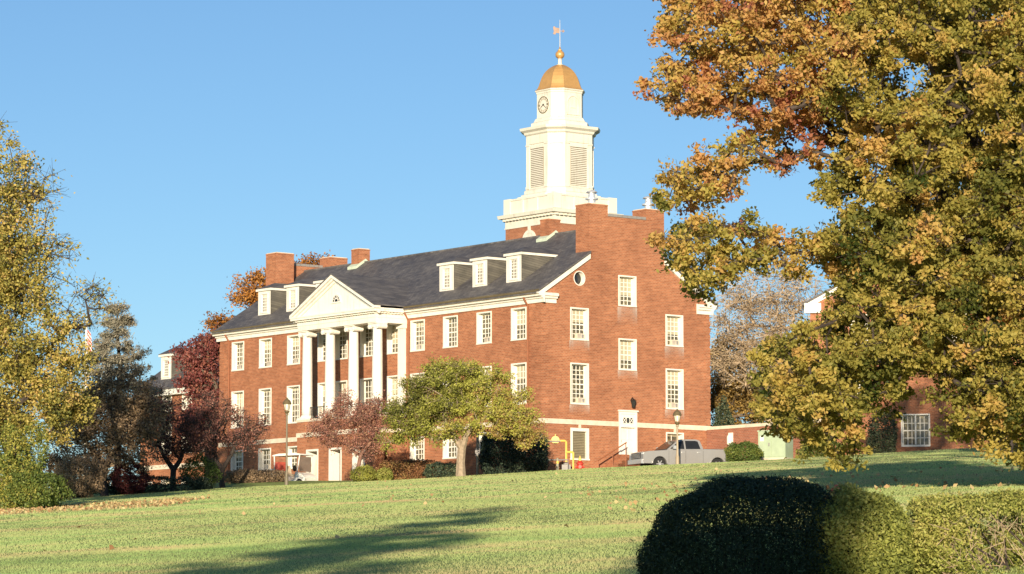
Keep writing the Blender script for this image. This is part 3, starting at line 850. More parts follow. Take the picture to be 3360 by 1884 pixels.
yend = EV + (PA + 0.13 - EZ) / ((ZR - EZ) / (W / 2 - EV)) + 0.5
for s in (-1, 1):
    pts = [(-PU + s * (PHB + 0.03), 20.0 + 0.122), (-PU, PA + 0.122), (-PU, PA + 0.22), (-PU + s * (PHB + 0.03), 20.0 + 0.19)]
    mb.prism(pts, 'y', -PF - 0.44, yend)
mb.build('portico_roof', M['slate'], roof)
for i in range(3):                        # iron railing between the columns
    mb = MB()
    xa, xb = COLX[i] + 0.4, COLX[i + 1] - 0.4
    mb.box(xa, xb, -PF + 0.42, -PF + 0.46, 13.95, 14.0); mb.box(xa, xb, -PF + 0.42, -PF + 0.46, 13.28, 13.31)
    for k in range(13): x = xa + (xb - xa) * k / 12; mb.box(x - 0.012, x + 0.012, -PF + 0.428, -PF + 0.452, 13.16, 13.95)
    mb.build('balcony_railing', M['black_metal'], hall)

def hall_pt(x, y, z):
    return Vector((X0 + x * math.cos(HROT) - y * math.sin(HROT), Y0 + x * math.sin(HROT) + y * math.cos(HROT), z))

# ------------------------------------------------------------------ clock tower
TY = 250.0
tp = at(1838, 700, TY)
tower = thing('clock_tower', 'white octagonal clock tower with gold dome above brick base behind the hall', 'clock tower', (tp.x, TY, 0), HROT)
def tz(py): return at(1838, py, TY).z
def octa(h, k, z): return [(h - k, -h, z), (h, -h + k, z), (h, h - k, z), (h - k, h, z), (-h + k, h, z), (-h, h - k, z), (-h, -h + k, z), (-h + k, -h, z)]
def sq(h, z): return [(h, -h, z), (h, h, z), (-h, h, z), (-h, -h, z)]
z757, z727, z713, z663 = tz(752), tz(724), tz(708), tz(656)
MB().loft([sq(3.0, 7.5), sq(3.0, z757)]).build('brick_shaft', M['brick_tower'], tower)
mb = MB(); e = z727 - z757
mb.loft([sq(3.06, z757), sq(3.06, z757 + 0.10), sq(3.02, z757 + 0.10), sq(3.02, z727 - 0.05), sq(3.12, z727 - 0.05), sq(3.14, z727 + 0.08), sq(3.42, z727 + 0.14), sq(3.48, z713 + 0.02), sq(3.02, z713 + 0.10), sq(3.02, z663 - 0.15), sq(3.10, z663 - 0.13), sq(3.10, z663)])
for s in (-1, 1):
    for i in range(15):
        t = -2.9 + 5.8 * i / 14
        mb.box(t - 0.10, t + 0.10, s * 3.14 if s > 0 else -3.30, 3.30 if s > 0 else -3.14, z727 - 0.06, z727 + 0.09)
        mb.box(s * 3.14 if s > 0 else -3.30, 3.30 if s > 0 else -3.14, t - 0.10, t + 0.10, z727 - 0.06, z727 + 0.09)
for sx in (-1, 1):                        # corner and intermediate piers of the parapet
    for sy in (-1, 1):
        mb.box(sx * 2.72 - 0.39, sx * 2.72 + 0.39, sy * 2.72 - 0.39, sy * 2.72 + 0.39, z713 + 0.1, z663 + 0.05)
for t in (-0.9, 0.9):
    for s in (-1, 1):
        mb.box(t - 0.16, t + 0.16, s * 3.04 - 0.05, s * 3.04 + 0.05, z713 + 0.1, z663 - 0.14); mb.box(s * 3.04 - 0.05, s * 3.04 + 0.05, t - 0.16, t + 0.16, z713 + 0.1, z663 - 0.14)
mb.build('parapet_stage', M['tower_white'], tower)
h, k = 2.25, 0.96
zb0, zb1, zb2, zb3, zb4 = tz(650), tz(627), tz(480), tz(447), tz(428)
mb = MB()
mb.loft([octa(2.85, 1.15, z663 - 0.2), octa(2.85, 1.15, z663 + 0.12), octa(2.62, 1.08, z663 + 0.16), octa(2.62, 1.08, zb0 + 0.12), octa(2.42, 1.02, zb0 + 0.22), octa(2.42, 1.02, zb1 - 0.1), octa(h + 0.02, k, zb1 + 0.05),
         octa(h - 0.03, k, zb1 + 0.12), octa(h - 0.03, k, zb2), octa(h + 0.04, k, zb2 + 0.02), octa(h + 0.04, k, zb3 - 0.1), octa(h + 0.16, k + .05, zb3), octa(h + 0.2, k + .05, zb3 + 0.15), octa(h + 0.42, k + .12, zb4 - 0.15), octa(h + 0.46, k + .13, zb4 + 0.05),
         octa(h - 0.1, k, zb4 + 0.12)])
belf = mb.build('belfry', M['tower_white'], tower)
for ax in range(4):                       # pilasters at face edges and louvred openings
    q = Matrix.Rotation(ax * math.pi / 2, 4, 'Z')
    mb = MB()
    for s in (-1, 1):
        x = s * (h - k - 0.16); mb.box(x - 0.15, x + 0.15, -h - 0.05, -h + 0.1, zb1 + 0.12, zb2 - 0.12); mb.box(x - 0.2, x + 0.2, -h - 0.10, -h + 0.1, zb2 - 0.12, zb2); mb.box(x - 0.2, x + 0.2, -h - 0.10, -h + 0.1, zb1 + 0.04, zb1 + 0.22)
        # pilaster on the chamfer edges
    mb.box(-0.88, 0.88, -h - 0.03, -h + 0.1, zb2 - 0.34, zb2 - 0.1)
    mb.v = [tuple(q @ Vector(p)) for p in mb.v]
    o = mb.build('pilasters', M['tower_white'], belf)
    mb = MB(); n = 21; zl0, zl1 = zb1 + 0.18, zb2 - 0.36
    mb.m = 1; mb.box(-0.78, 0.78, -h - 0.022, -h + 0.0, zl0, zl1)
    mb.m = 0
    for i in range(n):
        z = zl0 + (zl1 - zl0) * i / n; dz = (zl1 - zl0) / n
        mb.box(-0.77, 0.77, -h - 0.06, -h - 0.024, z, z + dz * 0.58)
    mb.v = [tuple(q @ Vector(p)) for p in mb.v]
    mb.build('louvre', [M['tower_white'], M['louvre_back']], belf)
    # panel pilasters on the chamfer
    mb = MB(); q2 = Matrix.Rotation(ax * math.pi / 2 + math.pi / 4, 4, 'Z'); dch = (2 * h - k) / math.sqrt(2); cw = k * math.sqrt(2) / 2
    for s in (-1, 1): mb.box(s * (cw - 0.1) - 0.09, s * (cw - 0.1) + 0.09, -dch - 0.045, -dch + 0.1, zb1 + 0.12, zb2 - 0.1)
    mb.box(-cw, cw, -dch - 0.05, -dch + 0.1, zb2 - 0.1, zb2 + 0.02); mb.box(-cw, cw, -dch - 0.08, -dch + 0.1, zb1 + 0.04, zb1 + 0.24)
    mb.v = [tuple(q2 @ Vector(p)) for p in mb.v]
    mb.build('corner_panel', M['tower_white'], belf)
h2, k2 = 1.60, 0.75
zc0, zc1, zc2 = tz(410), tz(396), tz(303)
mb = MB()
mb.loft([octa(1.98, 0.88, zb4 - 0.1), octa(1.98, 0.88, zc0 + 0.02), octa(1.82, 0.82, zc0 + 0.12), octa(1.70, 0.79, zc1 + 0.05), octa(h2, k2, zc1 + 0.12), octa(h2, k2, zc2 - 0.25), octa(h2 + 0.04, k2, zc2 - 0.2), octa(h2 + 0.04, k2, zc2 - 0.1), octa(h2 + 0.12, k2 + .03, zc2 - 0.02), octa(h2 + 0.12, k2 + .03, zc2 + 0.05), octa(h2 - 0.1, k2, zc2 + 0.07)])
clk = mb.build('clock_stage', M['tower_white'], tower)
zc = tz(351)
for ax in range(4):
    q = Matrix.Rotation(ax * math.pi / 2, 4, 'Z')
    if ax in (0, 3):
        face = MB().disc((0, -h2 - 0.02, zc), 0.66, 'y', 0.04, 32)
        face.v = [tuple(q @ Vector(p)) for p in face.v]; fo = face.build('clock_face', M['tower_white'], clk)
        mb = MB(); n = 36
        A = [(0.60 * math.cos(2 * math.pi * i / n), zc + 0.60 * math.sin(2 * math.pi * i / n)) for i in range(n)]; B = [(0.66 * math.cos(2 * math.pi * i / n), zc + 0.66 * math.sin(2 * math.pi * i / n)) for i in range(n)]
        for i in range(n): mb.prism([A[i], A[(i + 1) % n], B[(i + 1) % n], B[i]], 'y', -h2 - 0.07, -h2 - 0.04)
        for i in range(12):
            a = 2 * math.pi * i / 12; d = Vector((math.cos(a), 0, math.sin(a))); t = Vector((-math.sin(a), 0, math.cos(a)))
            for off in ((-0.05, 0.05) if i % 3 else (-0.06, 0.0, 0.06)):
                p0 = d * 0.40 + t * off + Vector((0, -h2 - 0.052, zc)); p1 = d * 0.56 + t * off + Vector((0, -h2 - 0.052, zc)); mb.tube([p0, p1], 0.02, 4)
        mb.v = [tuple(q @ Vector(p)) for p in mb.v]; mb.build('numerals', M['bronze'], fo)
        mb = MB(); c0 = Vector((0, -h2 - 0.065, zc))
        for ang, ln, r_ in ((128, 0.52, 0.022), (240, 0.34, 0.032)):
            a = R(90 - ang); mb.tube([c0 - Vector((math.cos(a), 0, math.sin(a))) * 0.1, c0 + Vector((math.cos(a), 0, math.sin(a))) * ln], [r_ * 1.3, r_ * 0.6], 5)
        mb.v = [tuple(q @ Vector(p)) for p in mb.v]; mb.build('hands', M['black_metal'], fo)
    else:
        mb = MB(); n = 12; r_ = 0.50; zz = zc + 0.12
        arcp = [(r_ * math.cos(math.pi * i / n), zz + r_ * math.sin(math.pi * i / n)) for i in range(n + 1)]
        arco = [((r_ + 0.09) * math.cos(math.pi * i / n), zz + (r_ + 0.09) * math.sin(math.pi * i / n)) for i in range(n + 1)]
        for i in range(n): mb.prism([arcp[i], arcp[i + 1], arco[i + 1], arco[i]], 'y', -h2 - 0.06, -h2 + 0.02)
        for s in (-1, 1): mb.box(s * (r_ + 0.045) - 0.045, s * (r_ + 0.045) + 0.045, -h2 - 0.06, -h2 + 0.02, zc - 0.75, zz)
        mb.box(-0.65, 0.65, -h2 - 0.08, -h2 + 0.02, zc - 0.84, zc - 0.75); mb.box(-0.27, 0.27, -h2 - 0.05, -h2 + 0.02, zc - 0.28, zc - 0.22)
        mb.v = [tuple(q @ Vector(p)) for p in mb.v]; mb.build('niche_panel', M['tower_white'], clk)
zd0, zd1 = zc2 + 0.05, tz(213)
mb = MB(); rings = []
for t, f in ((0, 1.07), (0.04, 1.0), (0.10, 0.945), (0.20, 0.895), (0.35, 0.84), (0.5, 0.775), (0.64, 0.69), (0.76, 0.58), (0.86, 0.45), (0.93, 0.32), (0.98, 0.20), (1.0, 0.12)):
    rings.append(octa((h2 + 0.03) * f, (k2) * f, zd0 + (zd1 - zd0) * t))
mb.loft(rings); mb.build('dome', M['gold'], tower)
mb = MB(); zn = tz(195); zbq = tz(180)
mb.lathe([(0.26, zd1 - 0.08), (0.24, zd1 + 0.02), (0.15, zd1 + 0.05), (0.14, zn), (0.2, zn + 0.02), (0.17, zn + 0.05)], n=16)
fin = mb.build('finial', M['tower_white'], tower)
mb = MB(); mb.lathe([(0.36 * math.sin(math.pi * i / 10) + 0.001, zbq - 0.33 * math.cos(math.pi * i / 10)) for i in range(11)], n=18)
mb.lathe([(0.10, zbq + 0.28), (0.19, zbq + 0.36), (0.07, zbq + 0.44), (0.05, zbq + 0.6)], n=12)
mb.build('finial_ball', M['gold'], fin, smooth=True)
zt0, zt1 = zbq + 0.5, tz(66)
mb = MB(); mb.tube([(0, 0, zt0), (0, 0, zt1)], [0.05, 0.025], 8); mb.build('spire_rod', M['steel'], fin)
zv = tz(102)
mb = MB(); mb.tube([(-0.5 * 0.62, -0.5 * -0.78, zv), (0.4 * 0.62, 0.4 * -0.78, zv)], 0.025, 6)
vv = lambda a, z: (a * 0.615 + 0.0, a * -0.05, z)
mb = MB()
flagp = [(-0.55, zv + 0.30), (-0.42, zv + 0.36), (-0.36, zv + 0.26), (-0.05, zv + 0.22), (-0.05, zv - 0.18), (-0.3, zv - 0.16), (-0.36, zv - 0.30), (-0.56, zv - 0.26), (-0.48, zv - 0.05), (-0.52, zv + 0.1)]
mb.prism(flagp, 'y', -0.015, 0.015); mb.box(-0.05, 0.32, -0.015, 0.015, zv - 0.03, zv + 0.03); mb.prism([(0.22, zv - 0.14), (0.40, zv), (0.22, zv + 0.14)], 'y', -0.015, 0.015)
mb.build('weather_vane', M['vane'], fin, rz=-HROT + 0.25)
# arched openings with white surrounds in the brick stage
for ax in range(4):
    q = Matrix.Rotation(ax * math.pi / 2, 4, 'Z'); mb = MB(); n = 12; zz = tz(800)
    for (ra, rb) in ((0.62, 0.86),):
        A = [(ra * math.cos(math.pi * i / n), zz + ra * math.sin(math.pi * i / n)) for i in range(n + 1)]; B = [(rb * math.cos(math.pi * i / n), zz + rb * math.sin(math.pi * i / n)) for i in range(n + 1)]
        for i in range(n): mb.prism([A[i], A[i + 1], B[i + 1], B[i]], 'y', -3.07, -2.98)
    for s in (-1, 1): mb.box(s * 0.74 - 0.12, s * 0.74 + 0.12, -3.07, -2.98, zz - 2.2, zz)
    mb.box(-0.13, 0.13, -3.09, -2.98, zz + 0.8, z757)
    mb.prism([(0.62 * math.cos(math.pi * i / n), zz + 0.62 * math.sin(math.pi * i / n)) for i in range(n + 1)] + [(-0.62, zz - 2.2), (0.62, zz - 2.2)], 'y', -3.03, -2.98)
    mb.v = [tuple(q @ Vector(p)) for p in mb.v]; mb.build('arched_window', M['tower_white'], tower)
#PART2
# ------------------------------------------------------------------ annex wall, neighbouring buildings
def local(o, px, py, Y): o.location = at(px, py, Y)

wp = hall_pt(0.03, W - 0.35, 0)
aw = thing('brick_wall', 'low stained brick wall with pale coping joined to the gable end corner', 'wall', (wp.x, wp.y, 0), HROT)
MB().box(0.02, 11.0, 0.0, 0.4, 8.0, 12.02).build('wall_face', M['brick_old'], aw)
mb = MB(); n = 9
for i in range(n): mb.box(0.02 + 11.0 * i / n, 0.0 + 11.0 * (i + 1) / n, -0.06, 0.46, 12.02, 12.22)
mb.build('coping', M['stone'], aw)
mb = MB(); mb.box(2.15, 2.55, -0.05, 0.0, 10.9, 11.75); mb.lathe([(0.08, 10.95), (0.16, 11.05), (0.16, 11.5), (0.08, 11.62)], 2.35, -0.14, 12)
mb.build('wall_light', M['white'], aw)
mb = MB()
for x in (0.9, 1.25, 3.4, 4.2): mb.quad((x - 0.12, -0.005, 10.4), (x + 0.12, -0.005, 10.4), (x + 0.1, -0.005, 12.0), (x - 0.1, -0.005, 12.0))
M['soot'] = plain('dark_run_off', (0.12, 0.06, 0.045), 0.95, var=0.4, scale=1.2)

# brick wing beyond the hall's far end
bo = at(790, 1200, 243)
bw = thing('brick_wing', 'lower brick building with dormer beyond the far left end of the hall', 'building', (bo.x, bo.y, 0), HROT)
BL, BW, BE, BR = 14.2, 10.0, 17.6, 21.3
mb = MB()
bops = [(-BL + 1.0 + 2.9 * i - 0.7, -BL + 1.0 + 2.9 * i + 0.7, z0, z1) for i in range(1, 5) for z0, z1 in ((12.6, 15.0), (15.9, 17.3), (9.0, 10.7))] + [(-BL + 1.3 - 0.6, -BL + 1.3 + 0.6, 8.9, 10.6)]
wall_faces(mb, -BL, 0, lambda x: BE, 6.5, bops, [], lambda x, z, d: (x, d, z))
mb.quad((-BL, 0, 6.5), (-BL, BW, 6.5), (-BL, BW, BE), (-BL, 0, BE)); mb.quad((0, 0, 6.5), (0, BW, 6.5), (0, BW, BE), (0, 0, BE)); mb.quad((-BL, BW, 6.5), (0, BW, 6.5), (0, BW, BE), (-BL, BW, BE))
for x in (-BL, 0): mb.add([(x, 0, BE), (x, BW, BE), (x, BW / 2, BR)], [(0, 1, 2)])
mb.build('wall', M['brick'], bw)
for a, b, z0, z1 in bops: window(bw, ((a + b) / 2, 0, z0), b - a, z1 - z0)
MB().box(-BL - 0.3, 0.3, -0.45, 0.0, BE - 0.45, BE).build('cornice', M['white'], bw)
MB().box(-BL - 0.05, 0.05, -0.06, 0.0, 11.5, 11.85).build('belt_course', M['stone'], bw)
mb = MB()
for sg in (0, 1):
    pts = [(-0.5, BE + 0.0), (BW / 2, BR), (BW / 2, BR + 0.14), (-0.5, BE + 0.14)]
    if sg: pts = [(BW - y, z) for y, z in pts]
    mb.prism(pts, 'x', -BL - 0.3, 0.3)
mb.build('roof', M['slate'], bw)
x = -11.6; dz = 18.45
mb = MB(); wall_faces(mb, x - 0.75, x + 0.75, lambda q: dz + 1.9, dz, [(x - 0.5, x + 0.5, dz + 0.2, dz + 1.65)], [], lambda q, z, d: (q, 0.7 + d, z), depth=0.15)
d = mb.build('dormer', M['white'], bw)
mb = MB()
for xx in (x - 0.75, x + 0.75): mb.prism([(0.72, dz - 0.3), (4.2, dz + 1.9), (0.72, dz + 1.9)], 'x', xx - 0.02, xx + 0.02)
mb.build('cheek', M['cheek'], d)
mb = MB(); mb.box(x - 0.9, x + 0.9, 0.55, 3.4, dz + 1.85, dz + 2.02); mb.build('eave_trim', M['white'], d)
mb = MB(); mb.add([(x - 0.95, 0.5, dz + 2.03), (x + 0.95, 0.5, dz + 2.03), (x + 0.95, 4.4, dz + 2.03), (x - 0.95, 4.4, dz + 2.03), (x, 1.4, dz + 2.6), (x, 4.6, dz + 2.6)], [(0, 1, 4), (1, 2, 5, 4), (3, 0, 4, 5), (0, 3, 2, 1), (2, 3, 5)]); mb.build('dormer_roof', M['slate'], d)
window(d, (x, 0.7, dz + 0.2), 1.0, 1.45, d=0.1)

# brick building behind the oak
co = at(2658, 1000, 215)
cw = thing('brick_house', 'red brick house with white cornice half hidden behind the big oak', 'building', (co.x, co.y, 0), R(-12))
CWD, CE, CR_ = 17.0, 20.7, 25.2
mb = MB()
cops = [(9.3, 10.5, 17.9, 20.3), (5.9, 7.8, 11.25, 13.4), (2.6, 3.8, 17.9, 20.0), (13.0, 14.2, 17.9, 20.0), (12.6, 13.8, 13.6, 16.0), (2.6, 3.8, 13.6, 16.0)]
wall_faces(mb, 0, CWD, lambda x: CE + (CR_ - CE) * (1 - abs(x - CWD / 2) / (CWD / 2)), 8.8, cops, [CWD / 2], lambda x, z, d: (x, d, z))
mb.quad((0, 0, 8.8), (0, 14, 8.8), (0, 14, CE), (0, 0, CE)); mb.quad((CWD, 0, 8.8), (CWD, 14, 8.8), (CWD, 14, CE), (CWD, 0, CE)); mb.quad((0, 14, 8.8), (CWD, 14, 8.8), (CWD, 14, CE), (0, 14, CE))
mb.add([(0, 14, CE), (CWD, 14, CE), (CWD / 2, 14, CR_)], [(0, 1, 2)])
mb.build('wall', M['brick'], cw)
for i, (a, b, z0, z1) in enumerate(cops): window(cw, ((a + b) / 2, 0, z0), b - a, z1 - z0, 0, 6 if i == 1 else 4, 4 if i == 1 else 6)
MB().box(6.8, 6.9, -0.05, 0.25, 11.4, 13.35).build('mullion', M['white'], cw)
MB().prism([(-0.35, CE - 0.55), (-0.35, CE + 0.1), (0.75, CE + 0.1), (0.75, CE - 0.55)], 'y', -0.22, 0.0).build('cornice_return', M['white'], cw)
for sg in (0, 1):
    mb = MB(); pts = [(-0.4, CE - 0.02), (CWD / 2, CR_ + 0.2), (CWD / 2, CR_ - 0.12), (-0.1, CE - 0.2)]
    if sg: pts = [(CWD - a, b) for a, b in pts]
    mb.prism(pts, 'y', -0.16, 0.0); mb.build('rake_board', M['white'], cw)
mb = MB()
for sg in (0, 1):
    pts = [(-0.5, CE - 0.05), (CWD / 2, CR_ + 0.21), (CWD / 2, CR_ + 0.36), (-0.5, CE + 0.1)]
    if sg: pts = [(CWD - a, b) for a, b in pts]
    mb.prism(pts, 'y', -0.2, 14.2)
mb.build('roof', M['slate'], cw)

# ------------------------------------------------------------------ vehicles and small things by the hall
def wheel(parent, x, y, r, w, dark=False):
    mb = MB(); n = 28; pr = [(r * 0.62, -w / 2), (r * 0.93, -w / 2), (r, -w * 0.36), (r, w * 0.36), (r * 0.93, w / 2), (r * 0.62, w / 2)]
    mb.loft([[(x + a * math.cos(2 * math.pi * i / n), y + b, r + a * math.sin(2 * math.pi * i / n)) for i in range(n)] for a, b in pr])
    t = mb.build('wheel', M['tyre'], parent)
    mb = MB(); s = -1 if y < 0 else 1
    mb.disc((x, y + s * (w / 2 - 0.05), r), r * 0.62, 'y', 0.06, 24)
    for k in range(6):
        a = 2 * math.pi * k / 6; c, q = math.cos(a), math.sin(a)
        mb.tube([(x + 0.06 * c, y + s * (w / 2 - 0.005), r + 0.06 * q), (x + r * 0.57 * c, y + s * (w / 2 - 0.01), r + r * 0.57 * q)], 0.035, 5)
    mb.disc((x, y + s * (w / 2), r), 0.07, 'y', 0.04, 12)
    mb.build('rim', M['chrome'] if not dark else M['cart_white'], t)

def pickup():
    tl = at(2237, 1500, 191.5)
    zg = 8.60
    t = thing('pickup_truck', 'silver crew cab pickup truck parked in front of the gable end', 'truck', (tl.x, tl.y, zg), R(22 + 180))
    Wd = 0.99
    # side outline of the lower body with wheel arches (x forward)
    def arch(cx, r, n=10): return [(cx + r * math.cos(math.pi * i / n), 0.42 + r * math.sin(math.pi * i / n)) for i in range(n + 1)]
    pts = [(2.86, 0.42), (2.93, 0.62), (2.92, 0.95), (2.84, 1.08), (2.55, 1.15), (1.45, 1.22), (1.30, 1.25), (-0.95, 1.27), (-0.96, 1.33), (-2.85, 1.33), (-2.90, 1.28), (-2.92, 0.55), (-2.85, 0.42)]
    low = [(-2.3, 0.42)] + arch(-1.86, 0.44)[::-1] + [(-1.3, 0.36), (1.3, 0.36)] + arch(1.86, 0.44)[::-1] + [(2.4, 0.42)]
    outline = pts + low
    rings = []
    for y, s in ((-Wd, 0.965), (-Wd * 0.97, 0.99), (-Wd * 0.9, 1.0), (Wd * 0.9, 1.0), (Wd * 0.97, 0.99), (Wd, 0.965)):
        rings.append([(a, y, 0.75 + (b - 0.75) * s) for a, b in outline])
    mb = MB(); mb.loft(rings); body = mb.build('body', M['silver'], t)
    mb = MB(); mb.box(-2.82, -1.02, -0.86, 0.86, 1.325, 1.342); mb.build('bed_floor', M['plastic'], body)
    cab = [(1.42, 1.22), (0.62, 1.80), (0.42, 1.87), (-0.55, 1.88), (-0.80, 1.82), (-0.98, 1.27)]
    rings = []
    for y, f, dz in ((-0.94, 0.0, 0), (-0.90, 0.35, 0), (-0.70, 1.0, 0), (0.70, 1.0, 0), (0.90, 0.35, 0), (0.94, 0.0, 0)):
        pass
    mb = MB()
    rings = [[(a, y * (1 - 0.22 * max(0, (b - 1.22)) / 0.66), b) for a, b in cab] for y in (-0.95, 0.95)]
    mb.loft(rings); mb.build('cab', M['silver'], t)
    def side(a, b, y): return (a, y * (1 - 0.22 * max(0, (b - 1.22)) / 0.66), b)
    for s in (-1, 1):
        for q in ([(1.18, 1.30), (0.62, 1.70), (0.36, 1.79), (0.26, 1.79), (0.26, 1.30)], [(0.16, 1.30), (0.16, 1.79), (-0.50, 1.80), (-0.66, 1.76), (-0.78, 1.32)]):
            mb = MB(); P = [side(a, b, s * 0.962) for a, b in q]; mb.add(P, [tuple(range(len(P)))]); mb.build('side_window', M['dark_glass'], t)
        mb = MB(); mb.box(0.84, 1.06, s * 1.16 - 0.12, s * 1.16 + 0.06, 1.28, 1.48); mb.box(0.90, 1.0, min(s * 0.9, s * 1.1), max(s * 0.9, s * 1.1), 1.30, 1.36); mb.build('mirror', M['chrome'], t)
        for x in (0.30, -0.72):
            mb = MB(); mb.box(x - 0.01, x + 0.17, s * 1.0 - 0.02, s * 1.0 + 0.02, 1.08, 1.12); mb.build('door_handle', M['chrome'], t)
        mb = MB()
        for x in (1.28, 0.20, -0.92): mb.box(x - 0.006, x + 0.006, min(s * 0.985, s * 0.993), max(s * 0.985, s * 0.993), 0.46, 1.2)
        mb.build('door_gap', M['plastic'], body)
        mb = MB(); mb.prism([(2.62, 0.80), (2.91, 0.78), (2.915, 1.04), (2.70, 1.10)], 'y', min(s * 0.70, s * 0.985), max(s * 0.70, s * 0.985)); mb.build('headlight', M['headlight'], t)
        for cx in (1.86, -1.86):
            mb = MB(); n = 12; A = [(cx + 0.44 * math.cos(math.pi * i / n), 0.44 + 0.44 * math.sin(math.pi * i / n)) for i in range(n + 1)]; B = [(cx + 0.50 * math.cos(math.pi * i / n), 0.44 + 0.50 * math.sin(math.pi * i / n)) for i in range(n + 1)]
            for i in range(n): mb.prism([A[i], A[i + 1], B[i + 1], B[i]], 'y', min(s * 0.96, s * 1.01), max(s * 0.96, s * 1.01))
            mb.build('fender_flare', M['silver'], body)
        for cx in (1.86, -1.86): wheel(t, cx, s * 0.84, 0.40, 0.27)
    mb = MB(); w = [side(1.36, 1.27, -0.86), side(1.36, 1.27, 0.86), side(0.68, 1.77, 0.82), side(0.68, 1.77, -0.82)]
    mb.add([(a + 0.03, b, c + 0.02) for a, b, c in w], [(0, 1, 2, 3)]); mb.build('windscreen', M['dark_glass'], t)
    mb = MB(); mb.box(2.90, 2.95, -0.66, 0.66, 0.72, 1.04); mb.m = 1
    for k in range(4): mb.box(2.95, 2.965, -0.62, 0.62, 0.76 + k * 0.07, 0.785 + k * 0.07)
    mb.build('grille', [M['plastic'], M['chrome']], t)
    mb = MB(); mb.box(2.84, 3.04, -0.96, 0.96, 0.42, 0.66); mb.build('front_bumper', M['chrome'], t)
    mb = MB(); mb.box(-3.02, -2.86, -0.94, 0.94, 0.5, 0.66); mb.build('rear_bumper', M['chrome'], t)
pickup()

def golf_cart():
    p = at(966, 1560, 205); zg = 8.22
    t = thing('golf_cart', 'white golf cart with canopy roof parked beside the portico', 'golf cart', (p.x, p.y, zg), R(-36)); t.scale = (1.14, 1.14, 1.14)
    mb = MB()                             # cowl and floor, x forward = right in the picture
    outl = [(1.18, 0.30), (1.20, 0.50), (1.05, 0.66), (0.72, 0.80), (0.52, 0.84), (0.46, 0.45), (0.1, 0.34), (-0.15, 0.36), (-0.2, 0.62), (-0.75, 0.66), (-1.12, 0.62), (-1.16, 0.34), (-0.9, 0.28), (0.9, 0.26)]
    mb.loft([[(a, y * f, b) for a, b in outl] for y, f in ((-0.56, 1), (-0.5, 1.12), (0.5, 1.12), (0.56, 1))]); mb.build('body', M['cart_white'], t)
    mb = MB(); mb.prism([(0.95, 1.76), (0.9, 1.83), (0.5, 1.87), (-0.6, 1.87), (-1.05, 1.80), (-1.08, 1.74)], 'y', -0.62, 0.62); mb.build('canopy', M['cart_white'], t)
    for x0, x1 in ((0.62, 0.80), (-0.95, -1.0)):
        for y in (-0.54, 0.54):
            mb = MB(); mb.tube([(x0, y, 0.7), (x1 if x0 < 0 else 0.82, y, 1.78)], 0.035, 8); mb.build('post', M['cart_white'], t)
    mb = MB(); mb.box(0.755, 0.775, -0.5, 0.5, 0.86, 1.68); mb.build('windscreen', M['glass_clear'], t)
    mb = MB(); mb.box(-0.75, -0.2, -0.52, 0.52, 0.64, 0.78); mb.prism([(-0.78, 0.78), (-0.62, 0.78), (-0.72, 1.25), (-0.84, 1.25)], 'y', -0.52, 0.52); mb.build('seat', M['cushion'], t)
    mb = MB(); mb.prism([(-0.86, 0.95), (-0.60, 0.95), (-0.56, 1.2), (-0.66, 1.42), (-0.84, 1.40), (-0.92, 1.2)], 'y', -0.6, 0.1); mb.build('seat_cover', M['red_cloth'], t)
    mb = MB(); mb.tube([(0.45, -0.2, 0.8), (0.2, -0.2, 1.05)], 0.025, 6); mb.disc((0.18, -0.2, 1.06), 0.17, 'x', 0.03, 16); mb.build('steering_wheel', M['plastic'], t)
    mb = MB(); mb.prism([(-1.0, 0.62), (-1.0, 1.05), (-1.36, 1.05), (-1.42, 0.62)], 'y', -0.45, 0.45); mb.build('rear_box', M['cart_white'], t)
    for cx in (0.82, -0.78):
        for y in (-0.52, 0.52): wheel(t, cx, y, 0.23, 0.2, True)
M['glass_clear'] = plain('smoky_windscreen', (0.22, 0.17, 0.14), 0.08, spec=0.5)
golf_cart()

def lamp_post(px, ptop, Y, label, sz=1.0, pole='pole_dark'):
    top = at(px, ptop, Y); zg = float(gz(top.x, Y)) - 0.05
    h = top.z - zg
    t = thing('street_lamp', label, 'street lamp', (top.x, Y, zg), 0, 'street lamps on the lawn')
    mb = MB(); mb.lathe([(0.11, 0), (0.11, 0.5), (0.075, 0.6), (0.06, 0.8), (0.05, h - 1.0), (0.09, h - 0.98), (0.09, h - 0.92), (0.07, h - 0.90)], n=14); mb.build('pole', M[pole], t)
    mb = MB(); mb.lathe([(0.07, h - 0.90), (0.14, h - 0.80), (0.15, h - 0.74), (0.05, h - 0.72)], n=14); mb.build('lamp_collar', M['bronze'], t)
    mb = MB(); mb.lathe([(0.11, h - 0.70), (0.18, h - 0.38), (0.17, h - 0.34)], n=12); mb.build('lantern_glass', M['lantern'], t)
    mb = MB(); mb.lathe([(0.25, h - 0.36), (0.26, h - 0.31), (0.19, h - 0.16), (0.10, h - 0.08), (0.05, h - 0.06), (0.06, h - 0.02), (0.01, h + 0.03)], n=16)
    for k in range(6):
        a = 2 * math.pi * k / 6; mb.tube([(0.115 * math.cos(a), 0.115 * math.sin(a), h - 0.70), (0.185 * math.cos(a), 0.185 * math.sin(a), h - 0.35)], 0.018, 4)
    mb.build('lantern_hood', M['bronze'], t)
lamp_post(942, 1306, 186.5, 'street lamp with dark lantern head in front of the golf cart')
lamp_post(2222, 1343, 185.5, 'street lamp on pale pole in front of the silver pickup truck', 1.0, 'pole_tan')

